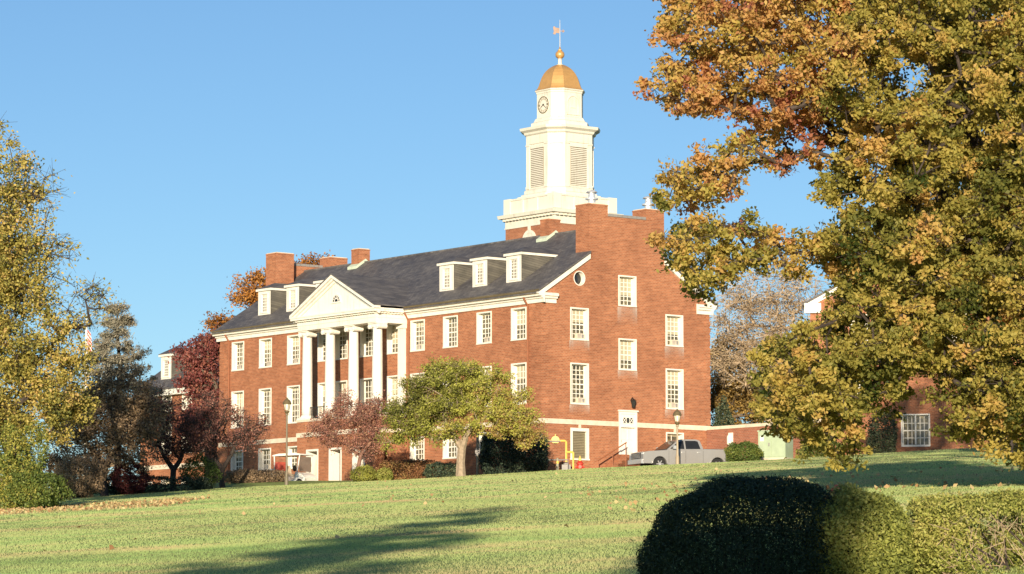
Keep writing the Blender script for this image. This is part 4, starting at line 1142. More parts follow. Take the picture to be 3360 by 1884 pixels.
# gas meter set, guard rail, bollard and hydrant by the gable corner
def flat_thing(name, label, cat, px, Y, zg=None, rz=0.0):
    p = at(px, 1500, Y); z = float(gz(p.x, Y)) if zg is None else zg
    return thing(name, label, cat, (p.x, Y, z), rz)
t = flat_thing('gas_meter', 'yellow painted gas pipes and valve standing by the gable corner', 'gas pipes', 1850, 194.0)
mb = MB(); mb.tube([(-1.05, 0, 2.12), (0.08, 0, 2.12), (0.14, 0, 2.06), (0.14, 0, 0.55)], 0.07, 10); mb.tube([(0.14, 0, 1.45), (0.52, 0, 1.45), (0.56, 0, 1.40), (0.56, 0, 0.0)], 0.07, 10)
mb.build('pipe', M['yellow'], t)
mb = MB(); mb.disc((-0.50, -0.02, 2.16), 0.24, 'y', 0.16, 20); mb.disc((-0.50, -0.14, 2.16), 0.10, 'y', 0.12, 12); mb.tube([(-0.50, 0, 2.38), (-0.50, 0, 2.52)], 0.03, 6); mb.build('regulator', M['yellow'], t)
mb = MB(); mb.box(-0.12, 0.40, -0.12, 0.18, 0.15, 0.70); mb.lathe([(0.16, 0.7), (0.16, 0.82), (0.05, 0.86)], 0.14, 0, 12); mb.build('meter_body', M['grey_metal'], t)
t = flat_thing('guard_rail', 'grey pipe guard rail standing around the gas pipes', 'railing', 1850, 193.2)
mb = MB(); mb.tube([(-1.05, 0, 0), (-1.05, 0, 2.1)], 0.045, 8); mb.tube([(-1.05, 0, 0.95), (0.25, 0, 0.95), (0.25, 0, 0)], 0.045, 8); mb.tube([(-1.05, 0, 2.05), (-0.2, 0, 2.05)], 0.045, 8)
mb.build('rails', M['grey_metal'], t)
t = flat_thing('bollard', 'pale painted steel bollard before the gas pipe guard rail', 'bollard', 1829, 192.4)
mb = MB(); mb.lathe([(0.09, 0), (0.09, 0.95), (0.07, 1.02), (0.01, 1.05)], n=12); mb.build('post', M['pole_grey'], t); MB().lathe([(0.095, 0.7), (0.095, 0.85)], n=12).build('band', M['yellow'], t)
t = flat_thing('fire_hydrant', 'red fire hydrant with pale cap beside the yellow gas pipes', 'hydrant', 1903, 192.6)
mb = MB(); mb.lathe([(0.22, 0), (0.22, 0.08), (0.17, 0.1), (0.16, 0.62), (0.22, 0.64), (0.22, 0.70), (0.16, 0.76), (0.09, 0.84)], n=16); mb.disc((0, -0.18, 0.48), 0.10, 'y', 0.16, 12); mb.disc((0.0, 0, 0.48), 0.08, 'x', 0.52, 12); mb.build('barrel', M['red'], t)
MB().lathe([(0.08, 0.82), (0.08, 1.0), (0.03, 1.08), (0.03, 1.14)], n=10).build('cap', M['yellow'], t)
t = flat_thing('metal_post', 'tall grey metal post beside the dark holly hedge', 'post', 1567, 193.0)
mb = MB(); mb.lathe([(0.08, 0), (0.08, 2.55), (0.11, 2.57), (0.11, 2.75), (0.03, 2.8)], n=12); mb.build('pole', M['pole_grey'], t); MB().box(-0.14, 0.14, -0.1, 0.1, 1.35, 1.75).build('service_box', M['grey_metal'], t)

tp_ = at(2545, 1500, 189)
t = thing('transformer', 'pale green electrical transformer cabinet on a concrete pad', 'transformer', (tp_.x, 189, float(gz(tp_.x, 189)) + 0.05), R(-28))
MB().box(-1.0, 1.0, -0.8, 0.8, -0.6, 0.22).build('concrete_pad', M['concrete'], t)
MB().box(-1.5, 1.6, -1.2, -0.8, -0.6, 0.02).build('step', M['concrete'], t)
mb = MB(); mb.box(-0.85, 0.85, -0.55, 0.6, 0.22, 1.75); mb.box(-0.88, 0.88, -0.60, 0.64, 1.75, 1.83); mb.build('cabinet', M['green_cab'], t)
mb = MB(); mb.box(-0.80, -0.02, -0.58, -0.55, 0.3, 1.68); mb.box(0.02, 0.80, -0.58, -0.55, 0.3, 1.68); mb.build('cabinet_doors', M['green_cab'], t)
MB().box(-0.2, -0.12, -0.60, -0.58, 0.9, 1.1).build('handle', M['grey_metal'], t)
MB().quad((-0.72, -0.585, 1.2), (-0.48, -0.585, 1.2), (-0.48, -0.585, 1.5), (-0.72, -0.585, 1.5)).build('notice_plate', M['white'], t)

# flag on its pole among the trees
def flag_mat():
    m, nt, b = mat('striped_flag_cloth')
    tc = N(nt, 'ShaderNodeTexCoord'); sp = N(nt, 'ShaderNodeSeparateXYZ'); nt.links.new(tc.outputs['Object'], sp.inputs[0])
    w = math_(nt, 'ADD', math_(nt, 'MULTIPLY', sp.outputs[2], 4.2), math_(nt, 'MULTIPLY', sp.outputs[0], 6.0))
    k = math_(nt, 'GREATER_THAN', math_(nt, 'FRACT', w), 0.5)
    nt.links.new(mixc(nt, k, (0.62, 0.05, 0.05), (0.8, 0.76, 0.7)), b.inputs['Base Color']); b.inputs['Roughness'].default_value = 0.8
    return m
M['flag'] = flag_mat()
fp = at(284, 1042, 204); zg = float(gz(fp.x, 204))
t = thing('flagpole', 'white flagpole with drooping red and white striped flag among trees', 'flagpole', (fp.x, 204, zg)); hh = fp.z - zg
mb = MB(); mb.lathe([(0.10, 0), (0.06, hh - 0.1), (0.06, hh - 0.05)], n=12); mb.build('pole', M['white'], t)
MB().lathe([(0.09 * math.sin(math.pi * i / 8) + 0.001, hh - 0.09 * math.cos(math.pi * i / 8)) for i in range(9)], n=12).build('finial_ball', M['gold'], t)
mb = MB(); rings = []
for i in range(15):
    f = i / 14; z = hh - 0.75 - 1.75 * f; rings.append([(0.07 + u * 0.42 * (0.5 + 0.5 * f), 0.10 * math.sin(u * 11 + f * 2.5) * (0.4 + f), z - 0.25 * u) for u in np.linspace(0, 1, 12)])
mb.loft(rings, closed=False, cap=False)
mb.build('flag', M['flag'], t, smooth=True)
# ------------------------------------------------------------------ trees and shrubs
def skeleton(base, tops, tips, r0, tipr=0.008, jit=0.12, step=1.0, up=0.6, sag=0.10):
    nodes = [np.array(base)]; par = [-1]
    for ti_, top in enumerate(tops):
        prev = 0 if ti_ == 0 else kf; p0 = np.array(nodes[prev]); p1 = np.array(top); n = max(2, int(np.linalg.norm(p1 - p0) / 0.8))
        bend = rng.normal(0, 0.05, 3) * np.linalg.norm(p1 - p0); bend[2] = 0
        for i in range(1, n + 1):
            f = i / n; p = p0 + (p1 - p0) * f + bend * math.sin(math.pi * f) + rng.normal(0, 0.03, 3)
            nodes.append(p); par.append(prev); prev = len(nodes) - 1
        if ti_ == 0: kf = prev
    A = np.array(nodes); k0 = len(nodes)
    d = np.min(np.linalg.norm(tips[:, None] - A[None], axis=2), axis=1)
    order = np.argsort(d)
    tipn = []
    cap = k0 + len(tips) * 8
    buf = np.zeros((cap, 3)); buf[:k0] = A; par = list(par); cnt = k0
    for ti in order:
        t = tips[ti]; B = buf[:cnt]
        D = np.linalg.norm(B - t, axis=1)
        cost = D + up * np.maximum(0, B[:, 2] - t[2] + 0.15 * D)
        cost[0] += 50
        j = int(np.argmin(cost)); dist = D[j]
        n = int(np.clip(dist / step, 1, 6)); prev = j; p0 = B[j].copy()
        side = rng.normal(0, jit, 3) * dist
        for i in range(1, n + 1):
            f = i / n; p = p0 + (t - p0) * f + (side + np.array([0, 0, sag * dist])) * math.sin(math.pi * f) * (0 if n == 1 else 1)
            buf[cnt] = p; par.append(prev); prev = cnt; cnt += 1
        tipn.append(prev)
    w = np.zeros(cnt)
    for q in tipn: w[q] += 1
    for i in range(cnt - 1, 0, -1): w[par[i]] += w[i]
    rad = np.maximum(tipr, r0 * (w / max(w[0], 1)) ** 0.52)
    idx = np.arange(1, cnt); pr = np.array(par[1:])
    ra = np.minimum(rad[pr], rad[idx] * 1.9 + 0.004)
    first = pr < 1
    ra[first] = rad[pr][first] * 1.25
    return buf[pr], buf[idx], ra, rad[idx]

def bark_mesh(name, S, mat_, parent, extra=None):
    P0, P1, ra, rb = S
    big = ra > 0.035
    v = []
    if big.any(): v.append(tubes(P0[big], P1[big] + (P1[big] - P0[big]) * 0.04, ra[big], rb[big], 7))
    if (~big).any(): v.append(tubes(P0[~big], P1[~big], ra[~big], rb[~big], 4))
    if extra is not None: v.append(tubes(*extra, 3))
    return fast_mesh(name, np.concatenate(v), 4, mat_, parent)

def make_tree(name, label, cat, base, tops, C_, rr, tint, r0, lmat, bmat, nleaf, lsize, sprigs=8, flat=0.7, spr=0.32, aspect=0.62, twigs=5, twr=0.008, group=None, jit=0.12, up=0.6, sag=0.1, tsp=0.12, sun=0.35, tipr=0.008, step=1.0):
    """crown = leaf sprays clustered round the branch tips"""
    base = np.array(base, float); o = thing(name, label, cat, tuple(base), 0, group)
    C_ = np.asarray(C_) - base; tops = [np.array(q) - base for q in tops]
    S = skeleton(np.zeros(3), tops, C_, r0, tipr, jit, step, up, sag)
    n = len(C_); rr = np.broadcast_to(rr, (n,)); tint = np.broadcast_to(tint, (n,)); nleaf = np.broadcast_to(nleaf, (n,))
    ex = None
    if twigs:
        k = np.repeat(np.arange(n), twigs); q = unit(rng.normal(size=(len(k), 3))) * np.array([1, 1, flat]) * rr[k][:, None] * rng.uniform(0.6, 1.25, (len(k), 1))
        ex = (C_[k], C_[k] + q, np.full(len(k), twr), np.full(len(k), twr * 0.5))
    bark_mesh('trunk', S, bmat, o, ex)
    if nleaf.sum() > 0:
        kk = np.repeat(np.arange(n), sprigs)
        sc = C_[kk] + unit(rng.normal(size=(len(kk), 3))) * (rng.uniform(0, 1, (len(kk), 1)) ** 0.45) * rr[kk][:, None] * np.array([1, 1, flat])
        st = tint[kk] + rng.normal(0, tsp, len(kk))
        per = np.maximum(1, (nleaf[kk] / sprigs * rng.uniform(0.5, 1.5, len(kk))).astype(int))
        li = np.repeat(np.arange(len(kk)), per)
        P = sc[li] + rng.normal(0, 1, (len(li), 3)) * (rr[kk][li][:, None] * spr) * np.array([1, 1, 0.8])
        sz = lsize * rng.uniform(0.65, 1.3, len(li))
        fast_mesh('crown', leaf_quads(P, sz, aspect, sun), 4, lmat, o, np.repeat(st[li], 1))
    return o

def ell_clusters(ells, Y, n, depth=1.0, shell=0.0):
    """ells in picture pixels (cx, cy, rx, ry[, dY]); points fill ellipsoids at about distance Y"""
    w = np.array([e[2] * e[3] for e in ells], float); w /= w.sum(); out = []
    for e, k in zip(ells, (w * n).round().astype(int)):
        y0 = Y + (e[4] if len(e) > 4 else 0); c = np.array(at(e[0], e[1], y0)); m = ppm(y0); rx, rz = e[2] / m, e[3] / m; ry = min(rx, max(rz, rx * 0.7)) * depth
        u = unit(rng.normal(size=(k, 3))) * (rng.uniform(shell ** 3, 1, (k, 1)) ** (1 / 3))
        out.append(c + u * np.array([rx, ry, rz]))
    return np.concatenate(out)

def inpoly(x, y, poly):
    r = np.zeros(len(x), bool); n = len(poly)
    for i in range(n):
        x1, y1 = poly[i]; x2, y2 = poly[(i + 1) % n]
        c = ((y1 > y) != (y2 > y)) & (x < (x2 - x1) * (y - y1) / (y2 - y1 + 1e-9) + x1)
        r ^= c
    return r

M['twig_red'] = plain('reddish_twigs', (0.21, 0.115, 0.085), 0.9, var=0.3)
LEAF = {}
LEAF['oak'] = leaf_mat('oak_leaf', [(0.0, (0.05, 0.075, 0.015)), (0.18, (0.27, 0.26, 0.06)), (0.42, (0.52, 0.43, 0.105)), (0.66, (0.65, 0.43, 0.14)), (0.88, (0.60, 0.31, 0.13)), (1.0, (0.42, 0.16, 0.10))], 0.14, 0.5)
LEAF['yellow'] = leaf_mat('yellow_green_leaf', [(0.0, (0.06, 0.085, 0.03)), (0.3, (0.19, 0.20, 0.06)), (0.55, (0.42, 0.37, 0.09)), (0.8, (0.62, 0.49, 0.14)), (1.0, (0.64, 0.44, 0.18))], 0.40, 0.4)
LEAF['hawthorn'] = leaf_mat('olive_leaf', [(0.0, (0.08, 0.10, 0.025)), (0.3, (0.22, 0.22, 0.055)), (0.5, (0.37, 0.385, 0.08)), (0.75, (0.56, 0.56, 0.12)), (1.0, (0.44, 0.28, 0.11))], 0.30, 0.42)
LEAF['crab'] = leaf_mat('crabapple_leaf', [(0.0, (0.13, 0.065, 0.055)), (0.4, (0.30, 0.135, 0.11)), (0.7, (0.44, 0.20, 0.15)), (1.0, (0.46, 0.30, 0.18))], 0.5, 0.3)
LEAF['brown'] = leaf_mat('brown_leaf', [(0.0, (0.12, 0.09, 0.06)), (0.4, (0.28, 0.20, 0.125)), (0.7, (0.43, 0.30, 0.18)), (1.0, (0.50, 0.39, 0.21))], 0.5, 0.25)
LEAF['burgundy'] = leaf_mat('burgundy_leaf', [(0.0, (0.09, 0.025, 0.028)), (0.5, (0.25, 0.075, 0.068)), (0.8, (0.36, 0.14, 0.10)), (1.0, (0.42, 0.20, 0.11))], 0.4, 0.3)
LEAF['orange'] = leaf_mat('orange_leaf', [(0.0, (0.20, 0.09, 0.03)), (0.5, (0.42, 0.18, 0.04)), (1.0, (0.55, 0.28, 0.07))], 0.5, 0.3)
LEAF['golden'] = leaf_mat('golden_leaf', [(0.0, (0.16, 0.11, 0.04)), (0.5, (0.36, 0.24, 0.07)), (1.0, (0.50, 0.33, 0.11))], 0.5, 0.3)
LEAF['tan'] = leaf_mat('tan_leaf', [(0.0, (0.22, 0.16, 0.10)), (0.5, (0.42, 0.32, 0.20)), (1.0, (0.55, 0.44, 0.26))], 0.5, 0.3)
LEAF['needle'] = leaf_mat('conifer_needle', [(0.0, (0.11, 0.115, 0.085)), (0.5, (0.27, 0.25, 0.185)), (1.0, (0.40, 0.34, 0.25))], 0.5, 0.1)
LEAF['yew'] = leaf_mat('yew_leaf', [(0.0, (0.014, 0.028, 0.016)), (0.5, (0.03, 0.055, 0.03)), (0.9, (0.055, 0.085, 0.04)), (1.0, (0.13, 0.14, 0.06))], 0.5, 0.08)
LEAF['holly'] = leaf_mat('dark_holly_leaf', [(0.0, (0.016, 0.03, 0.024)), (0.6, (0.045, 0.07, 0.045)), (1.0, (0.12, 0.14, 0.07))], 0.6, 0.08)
LEAF['box'] = leaf_mat('hedge_leaf', [(0.0, (0.06, 0.08, 0.025)), (0.35, (0.20, 0.23, 0.055)), (0.65, (0.37, 0.39, 0.09)), (1.0, (0.50, 0.44, 0.15))], 0.45, 0.35)
LEAF['green'] = leaf_mat('green_shrub_leaf', [(0.0, (0.03, 0.05, 0.015)), (0.5, (0.10, 0.15, 0.035)), (0.85, (0.20, 0.23, 0.05)), (1.0, (0.40, 0.36, 0.08))], 0.5, 0.25)
LEAF['rust'] = leaf_mat('rust_hedge_leaf', [(0.0, (0.14, 0.06, 0.03)), (0.5, (0.27, 0.13, 0.06)), (0.85, (0.33, 0.22, 0.08)), (1.0, (0.36, 0.30, 0.09))], 0.6, 0.2)
LEAF['dead'] = leaf_mat('fallen_leaf', [(0.0, (0.30, 0.16, 0.07)), (0.5, (0.52, 0.36, 0.18)), (1.0, (0.62, 0.50, 0.26))], 1.0, 0.2)

# the big oak on the right
def big_oak():
    K = 3360 / 2576.0; Y = 75.0
    polys = [
        ([(1715, -60), (1672, 45), (1690, 150), (1640, 232), (1690, 268), (1780, 292), (1900, 322), (2060, 330), (2140, 200), (2140, -60)], 0.68, 3.0),
        ([(1985, 330), (1900, 358), (1790, 368), (1725, 408), (1655, 458), (1650, 505), (1720, 522), (1800, 500), (1880, 440), (1985, 425), (2070, 400), (2085, 330)], 0.64, 2.5),
        ([(1642, 605), (1690, 566), (1800, 532), (1900, 548), (1985, 600), (2080, 575), (2190, 600), (2150, 690), (2000, 690), (1900, 665), (1835, 692), (1765, 738), (1728, 725), (1745, 680), (1690, 655)], 0.42, 2.5),
        ([(2090, -60), (2110, 330), (2075, 440), (2090, 560), (2060, 620), (2105, 690), (2080, 800), (1965, 850), (1912, 905), (1900, 985), (1930, 1060), (1985, 1100), (2060, 1125), (2125, 1168), (2158, 1160), (2170, 1090), (2205, 1050), (2260, 1000), (2330, 990), (2385, 1020), (2392, 1090), (2440, 1105), (2520, 1120), (2590, 1165), (2680, 1150), (2680, -60)], 0.33, 4.5)]
    holes = [(2300, 195, 62, 58), (2075, 62, 42, 30), (2020, 470, 45, 55), (2185, 520, 38, 22), (2478, 42, 35, 28), (2178, 165, 22, 16), (2095, 135, 30, 18), (2310, 960, 55, 38), (2425, 820, 26, 46), (2060, 745, 40, 35), (1745, 190, 22, 18), (1900, 255, 22, 12), (1835, 610, 25, 14), (1790, 690, 22, 18), (2230, 330, 25, 15), (2180, 780, 20, 14), (2570, 300, 20, 16), (2480, 690, 22, 16), (1820, 95, 18, 10), (1770, 245, 26, 10), (1960, 210, 16, 14), (2000, 120, 18, 14), (2120, 300, 20, 12), (1850, 455, 18, 10), (1930, 395, 18, 8), (1760, 640, 22, 14), (1880, 600, 20, 12), (1950, 630, 24, 12), (2140, 640, 20, 12), (2380, 480, 60, 30), (2300, 520, 40, 26), (2440, 330, 55, 45), (1985, 495, 50, 48), (1905, 480, 40, 22), (2190, 455, 22, 16), (2090, 525, 26, 20), (1980, 690, 30, 16), (1920, 60, 22, 12), (2000, 215, 20, 10), (1780, 60, 14, 10), (2120, 215, 22, 14), (1860, 270, 26, 10), (2210, 255, 22, 14), (1700, 480, 16, 8), (2110, 600, 26, 12), (2160, 400, 24, 14), (1960, 930, 20, 14), (2090, 990, 24, 14), (2180, 940, 18, 12), (2050, 870, 20, 12), (1720, 100, 16, 14), (1840, 210, 20, 10), (1990, 300, 22, 10), (2230, 90, 20, 12), (2400, 130, 16, 12), (2240, 420, 24, 12), (2520, 520, 20, 14), (2180, 690, 18, 12), (2330, 740, 22, 12), (2520, 900, 22, 16), (2010, 1010, 16, 12), (2260, 840, 22, 14), (2140, 900, 20, 12), (2350, 620, 24, 14)]
    Cs, T, Rr, NL = [], [], [], []
    for poly, t0, dep in polys:
        pa = np.array(poly); x0, y0 = pa.min(0); x1, y1 = pa.max(0)
        target = int((x1 - x0) * (y1 - y0) / 1350); pts = np.zeros((0, 3)); tries = 0
        while tries < target * 5:
            tries += 1
            x, y = rng.uniform(x0, x1), rng.uniform(y0, y1)
            if not inpoly(np.array([x]), np.array([y]), poly)[0]: continue
            if any(((x - h[0]) / h[2]) ** 2 + ((y - h[1]) / h[3]) ** 2 < 1.0 for h in holes): continue
            edge = min(math.hypot(x - q[0], y - q[1]) for q in poly)
            dd = rng.uniform(-1, 1) * dep * min(1.0, 0.4 + edge / 260)
            if len(pts) and np.min(np.hypot((pts[:, 0] - x), (pts[:, 1] - y)) + np.abs(pts[:, 2] - dd) * 25) < (50 if x < 2260 else 44): continue
            pts = np.vstack([pts, (x, y, dd)])
            Cs.append(np.array(at(x * K, y * K, Y + dd + (x - 2000) / 600)))
            T.append(t0 + rng.normal(0, 0.13) + (0.18 if (1900 < x < 2350 and 100 < y < 420 and rng.random() < 0.5) else 0)); Rr.append(rng.uniform(0.30, 0.55)); NL.append(int(rng.uniform(200, 350)))
    nin = len(Cs)
    # the rest of the crown, outside the picture: above, to the right and behind
    tb = at(2720 * K, 1200 * K, Y + 1); base = np.array([tb.x, tb.y, float(gz(tb.x, tb.y)) - 0.1])
    k = 0
    while k < 580:
        u = rng.uniform(-1, 1, 3)
        if (u ** 2).sum() > 1: continue
        p = base + np.array([0, 1, 15.0]) + u * np.array([11.0, 10.0, 11.5])
        yc = p[1]; px = CX + FPX * p[0] / (yc * 1.01); py = CY - FPX * math.tan(math.atan2(p[2], yc) - PITCH)
        if px < 3400 and py > -60: continue
        if px < 2700 and py > -700: continue
        Cs.append(p); T.append(0.45); Rr.append(rng.uniform(0.8, 1.1)); NL.append(70); k += 1
    Cs = np.array(Cs)
    tops = [base + np.array([-0.3, 0.4, 3.2]), base + np.array([-2.2, 0.2, 6.5]), base + np.array([0.6, 1.0, 11.0]), base + np.array([-4.5, -0.4, 8.5]), base + np.array([1.0, 2.0, 18.0]), base + np.array([-3.6, 0.0, 12.5])]
    print('oak clusters', nin, len(Cs))
    make_tree('oak_tree', 'huge oak in golden and rust autumn leaf filling the right side', 'tree', base, tops, Cs, np.array(Rr), np.array(T), 0.52, LEAF['oak'], M['bark_dark'], np.array(NL), 0.112, sprigs=8, flat=0.7, spr=0.21, twigs=8, twr=0.007, jit=0.14, up=0.25, sag=0.06, tsp=0.09, sun=0.3, step=0.8)
big_oak()

def gbase(px, Y, dz=-0.08):
    p = at(px, 1500, Y); return np.array([p.x, Y, float(gz(p.x, Y)) + dz])

# spreading tree before the hall
b = gbase(1512, 184.5)
cs = ell_clusters([(1510, 1270, 175, 90), (1500, 1230, 110, 50), (1345, 1365, 100, 95), (1690, 1375, 95, 85), (1520, 1375, 230, 75), (1420, 1300, 110, 90), (1610, 1300, 110, 90), (1290, 1435, 45, 30), (1745, 1435, 45, 32)], 184.5, 300, 0.9, 0.35)
px_ = CX + FPX * cs[:, 0] / (cs[:, 1] * 1.003)
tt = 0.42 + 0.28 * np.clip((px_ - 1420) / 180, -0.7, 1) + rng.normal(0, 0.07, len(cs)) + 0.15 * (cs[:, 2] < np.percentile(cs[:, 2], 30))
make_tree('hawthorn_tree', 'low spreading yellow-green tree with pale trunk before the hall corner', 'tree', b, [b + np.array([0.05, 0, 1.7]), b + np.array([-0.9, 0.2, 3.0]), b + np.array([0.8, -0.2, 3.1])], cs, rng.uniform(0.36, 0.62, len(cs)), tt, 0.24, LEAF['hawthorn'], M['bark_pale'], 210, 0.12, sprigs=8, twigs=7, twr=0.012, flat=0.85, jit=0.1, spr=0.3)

# crab apples
def crab(px, Y, ells, n, lab, lm, t, nl, bm='bark', tops=None, ls=0.10, tw=15, r0=0.15, name='crabapple_tree'):
    b = gbase(px, Y); cs = ell_clusters(ells, Y, n, 0.9)
    tops = [b + np.array(q) for q in (tops or [(0.1, 0, 1.6), (-0.7, 0.2, 2.2), (0.7, -0.1, 2.3)])]
    return make_tree(name, lab, 'tree', b, tops, cs, rng.uniform(0.35, 0.65, n + 9)[:len(cs)], t + rng.normal(0, 0.08, len(cs)), r0, LEAF[lm], M[bm], nl, ls, sprigs=7, twigs=tw, twr=0.013, flat=0.85, jit=0.13, tipr=0.014)
crab(1178, 196, [(1150, 1400, 110, 80), (1075, 1410, 70, 60), (1230, 1400, 60, 85), (1180, 1340, 80, 60), (1200, 1470, 70, 40)], 150, 'reddish crab apple with many bare twigs in front of the portico', 'crab', 0.66, 75, 'twig_red', ls=0.11, r0=0.12)
crab(572, 186, [(570, 1400, 95, 90), (520, 1330, 60, 60), (640, 1420, 70, 60), (560, 1470, 80, 40)], 125, 'dark forked crab apple standing left of the hall', 'crab', 0.35, 70, 'bark_dark', [(-0.05, 0, 1.3), (-0.9, 0, 2.9), (0.5, 0, 2.4)], r0=0.17)
crab(732, 190, [(745, 1400, 85, 75), (700, 1330, 60, 50), (800, 1450, 60, 45), (660, 1470, 70, 50), (840, 1410, 40, 60)], 130, 'brownish crab apple with leaning trunk before the far end of the hall', 'crab', 0.50, 60, 'bark_dark', [(-0.1, 0, 1.2), (0.8, 0, 2.9), (-0.6, 0.1, 2.2)], r0=0.15)

# left tree group
b = gbase(60, 142)
cs = ell_clusters([(10, 700, 85, 210), (35, 880, 130, 150), (60, 1010, 160, 130), (110, 1150, 190, 120), (200, 1270, 125, 130), (90, 1340, 190, 110), (-120, 900, 180, 350), (-100, 1250, 200, 200), (-150, 480, 150, 300), (-330, 440, 200, 300), (-420, 850, 250, 400), (20, 560, 70, 130), (75, 690, 60, 110), (120, 830, 55, 90)], 142, 640, 1.0, 0.2)
px_ = CX + FPX * cs[:, 0] / (cs[:, 1] * 1.003)
zz = cs[:, 2] - b[2]
nl = np.where(px_ < -30, 130, np.where(zz > 10, 165, np.where(zz > 7, 170, 250)))
tw_ = ell_clusters([(262, 1000, 85, 85), (190, 860, 45, 110), (150, 620, 30, 110), (310, 980, 45, 50)], 142, 46, 0.7)
cs = np.concatenate([cs, tw_]); nl = np.concatenate([nl, np.full(len(tw_), 22)])
tt = 0.60 + rng.normal(0, 0.12, len(cs))
make_tree('linden_tree', 'tall thinning yellow-green tree at the left edge of the lawn', 'tree', b, [b + np.array([-0.8, 0, 4.0]), b + np.array([-1.6, 0.3, 11.5]), b + np.array([-4.6, 0, 18.5]), b + np.array([1.2, 0, 5.8]), b + np.array([-5.0, 0, 9.0])], cs, rng.uniform(0.5, 0.85, len(cs)), tt, 0.36, LEAF['yellow'], M['bark_dark'], nl, 0.145, sprigs=8, twigs=10, twr=0.011, flat=0.8, spr=0.27, tipr=0.011, sag=0.02, jit=0.09)
# conifer
def conifer(px, ptop, Y, rpx, lab, n=170, mat_='needle'):
    b = gbase(px, Y); top = np.array(at(px, ptop, Y)); h = top[2] - b[2]; R0 = rpx / ppm(Y); C_ = []
    for i in range(n):
        f = rng.uniform(0.0, 1) ** 0.8; a = rng.uniform(0, 2 * math.pi); r = R0 * (f * 0.95 + 0.05) * rng.uniform(0.35, 1.0) ** 0.7
        f = (math.floor(f * 11) + rng.uniform(0, 0.55)) / 11; z = top[2] - f * h * 0.82 - 0.1 + 0.30 * r; C_.append((top[0] + r * math.cos(a), top[1] + r * math.sin(a), z))
    make_tree('conifer_tree', lab, 'tree', b, [top - np.array([0, 0, 0.3])], np.array(C_), rng.uniform(0.28, 0.5, n), 0.5, 0.2, LEAF[mat_], M['bark_dark'], 120, 0.24, sprigs=7, twigs=5, twr=0.014, flat=0.4, aspect=0.22, spr=0.3, up=0.15, sag=-0.05, sun=0.6)
conifer(385, 1003, 200, 205, 'grey-brown conifer with pointed top rising behind the left trees', 250)
# brown thicket between
cs = ell_clusters([(300, 1390, 130, 120), (430, 1440, 100, 100), (250, 1520, 110, 70), (390, 1300, 100, 90), (480, 1350, 60, 80)], 180, 240, 0.8)
b = gbase(345, 180); make_tree('brown_tree', 'brown leaved small tree in shade between conifer and yellow tree', 'tree', b, [b + np.array([0, 0, 1.6]), b + np.array([-1.2, 0, 3.2]), b + np.array([1.0, 0, 3.2])], cs, 0.6, 0.45, 0.2, LEAF['brown'], M['bark_dark'], 120, 0.14, twigs=9, twr=0.012)
# trees behind the hall
def back_tree(px, Y, ells, n, lab, lm, ls=0.2, nl=110, bm='bark', top=0.6, name='maple_tree', t=0.5, rr=0.75, tw=5):
    b = gbase(px, Y); cs = ell_clusters(ells, Y, n, 0.9); z1 = cs[:, 2].mean()
    make_tree(name, lab, 'tree', b, [np.array([b[0], Y, b[2] + (z1 - b[2]) * top + 1]), np.array([b[0] + 0.8, Y, z1])], cs, rr, t + rng.normal(0, 0.12, len(cs)), 0.25, LEAF[lm], M[bm], nl, ls, twigs=tw, twr=0.016, tipr=0.02)
back_tree(670, 231, [(660, 1180, 70, 90), (690, 1290, 60, 90), (640, 1250, 60, 60), (700, 1130, 35, 50), (660, 1390, 80, 80)], 110, 'burgundy red maple against the far left end of the hall', 'burgundy', nl=130)
back_tree(722, 238, [(718, 1058, 38, 38), (748, 1085, 30, 30)], 16, 'small orange-red treetop just above the hall left eave', 'orange', t=0.3)
back_tree(830, 250, [(815, 950, 48, 46), (860, 930, 35, 40), (850, 985, 40, 40)], 36, 'orange tree peeping past the hall left chimney', 'orange', t=0.55)
back_tree(1030, 255, [(1005, 885, 55, 25), (1045, 868, 45, 22), (980, 905, 35, 20)], 26, 'brown-orange treetop behind the roof between the left chimneys', 'orange', t=0.25)
back_tree(2380, 232, [(2390, 1230, 75, 120), (2440, 1330, 110, 80), (2370, 1330, 60, 90)], 120, 'golden brown tree right behind the gable end corner', 'golden', t=0.45, nl=120)
back_tree(2560, 250, [(2560, 1240, 130, 110), (2620, 1330, 120, 90), (2480, 1300, 80, 80)], 130, 'wide golden autumn tree behind the low brick wall', 'golden', t=0.6, nl=120)
back_tree(2530, 228, [(2520, 1020, 110, 150), (2600, 1000, 100, 130), (2470, 1110, 90, 110), (2440, 960, 60, 70), (2420, 1180, 90, 100), (2560, 1180, 100, 100), (2385, 1060, 55, 130)], 270, 'tall nearly bare tree with thin tan leaves between hall and oak', 'tan', t=0.6, nl=34, name='thinning_tree', bm='twig_tan', rr=0.9, tw=16, ls=0.16)

# far-off wood closing the view
def woods():
    out = []; tn = []
    for x0, x1, z0, z1 in ((-75, -24, 6.0, 14.5), (17, 70, 8.0, 15.5)):
        n = 9000; x = rng.uniform(x0, x1, n); y = rng.uniform(285, 325, n); top = z0 + (z1 - z0) * (0.72 + 0.28 * np.sin(x * 0.45 + 1.7 * np.sin(y * 0.3)))
        out.append(np.stack([x, y, z0 + (top - z0) * rng.uniform(0, 1, n) ** 0.7], -1)); tn.append(0.45 + 0.3 * np.sin(x * 0.9))
    P = np.concatenate(out); o = fast_mesh('far_wood', leaf_quads(P, rng.uniform(0.5, 1.0, len(P)), 0.7), 4, LEAF['brown'], None, np.concatenate(tn))
    tag(o, 'brown autumn wood far behind the buildings', 'wood', kind='stuff')
woods()

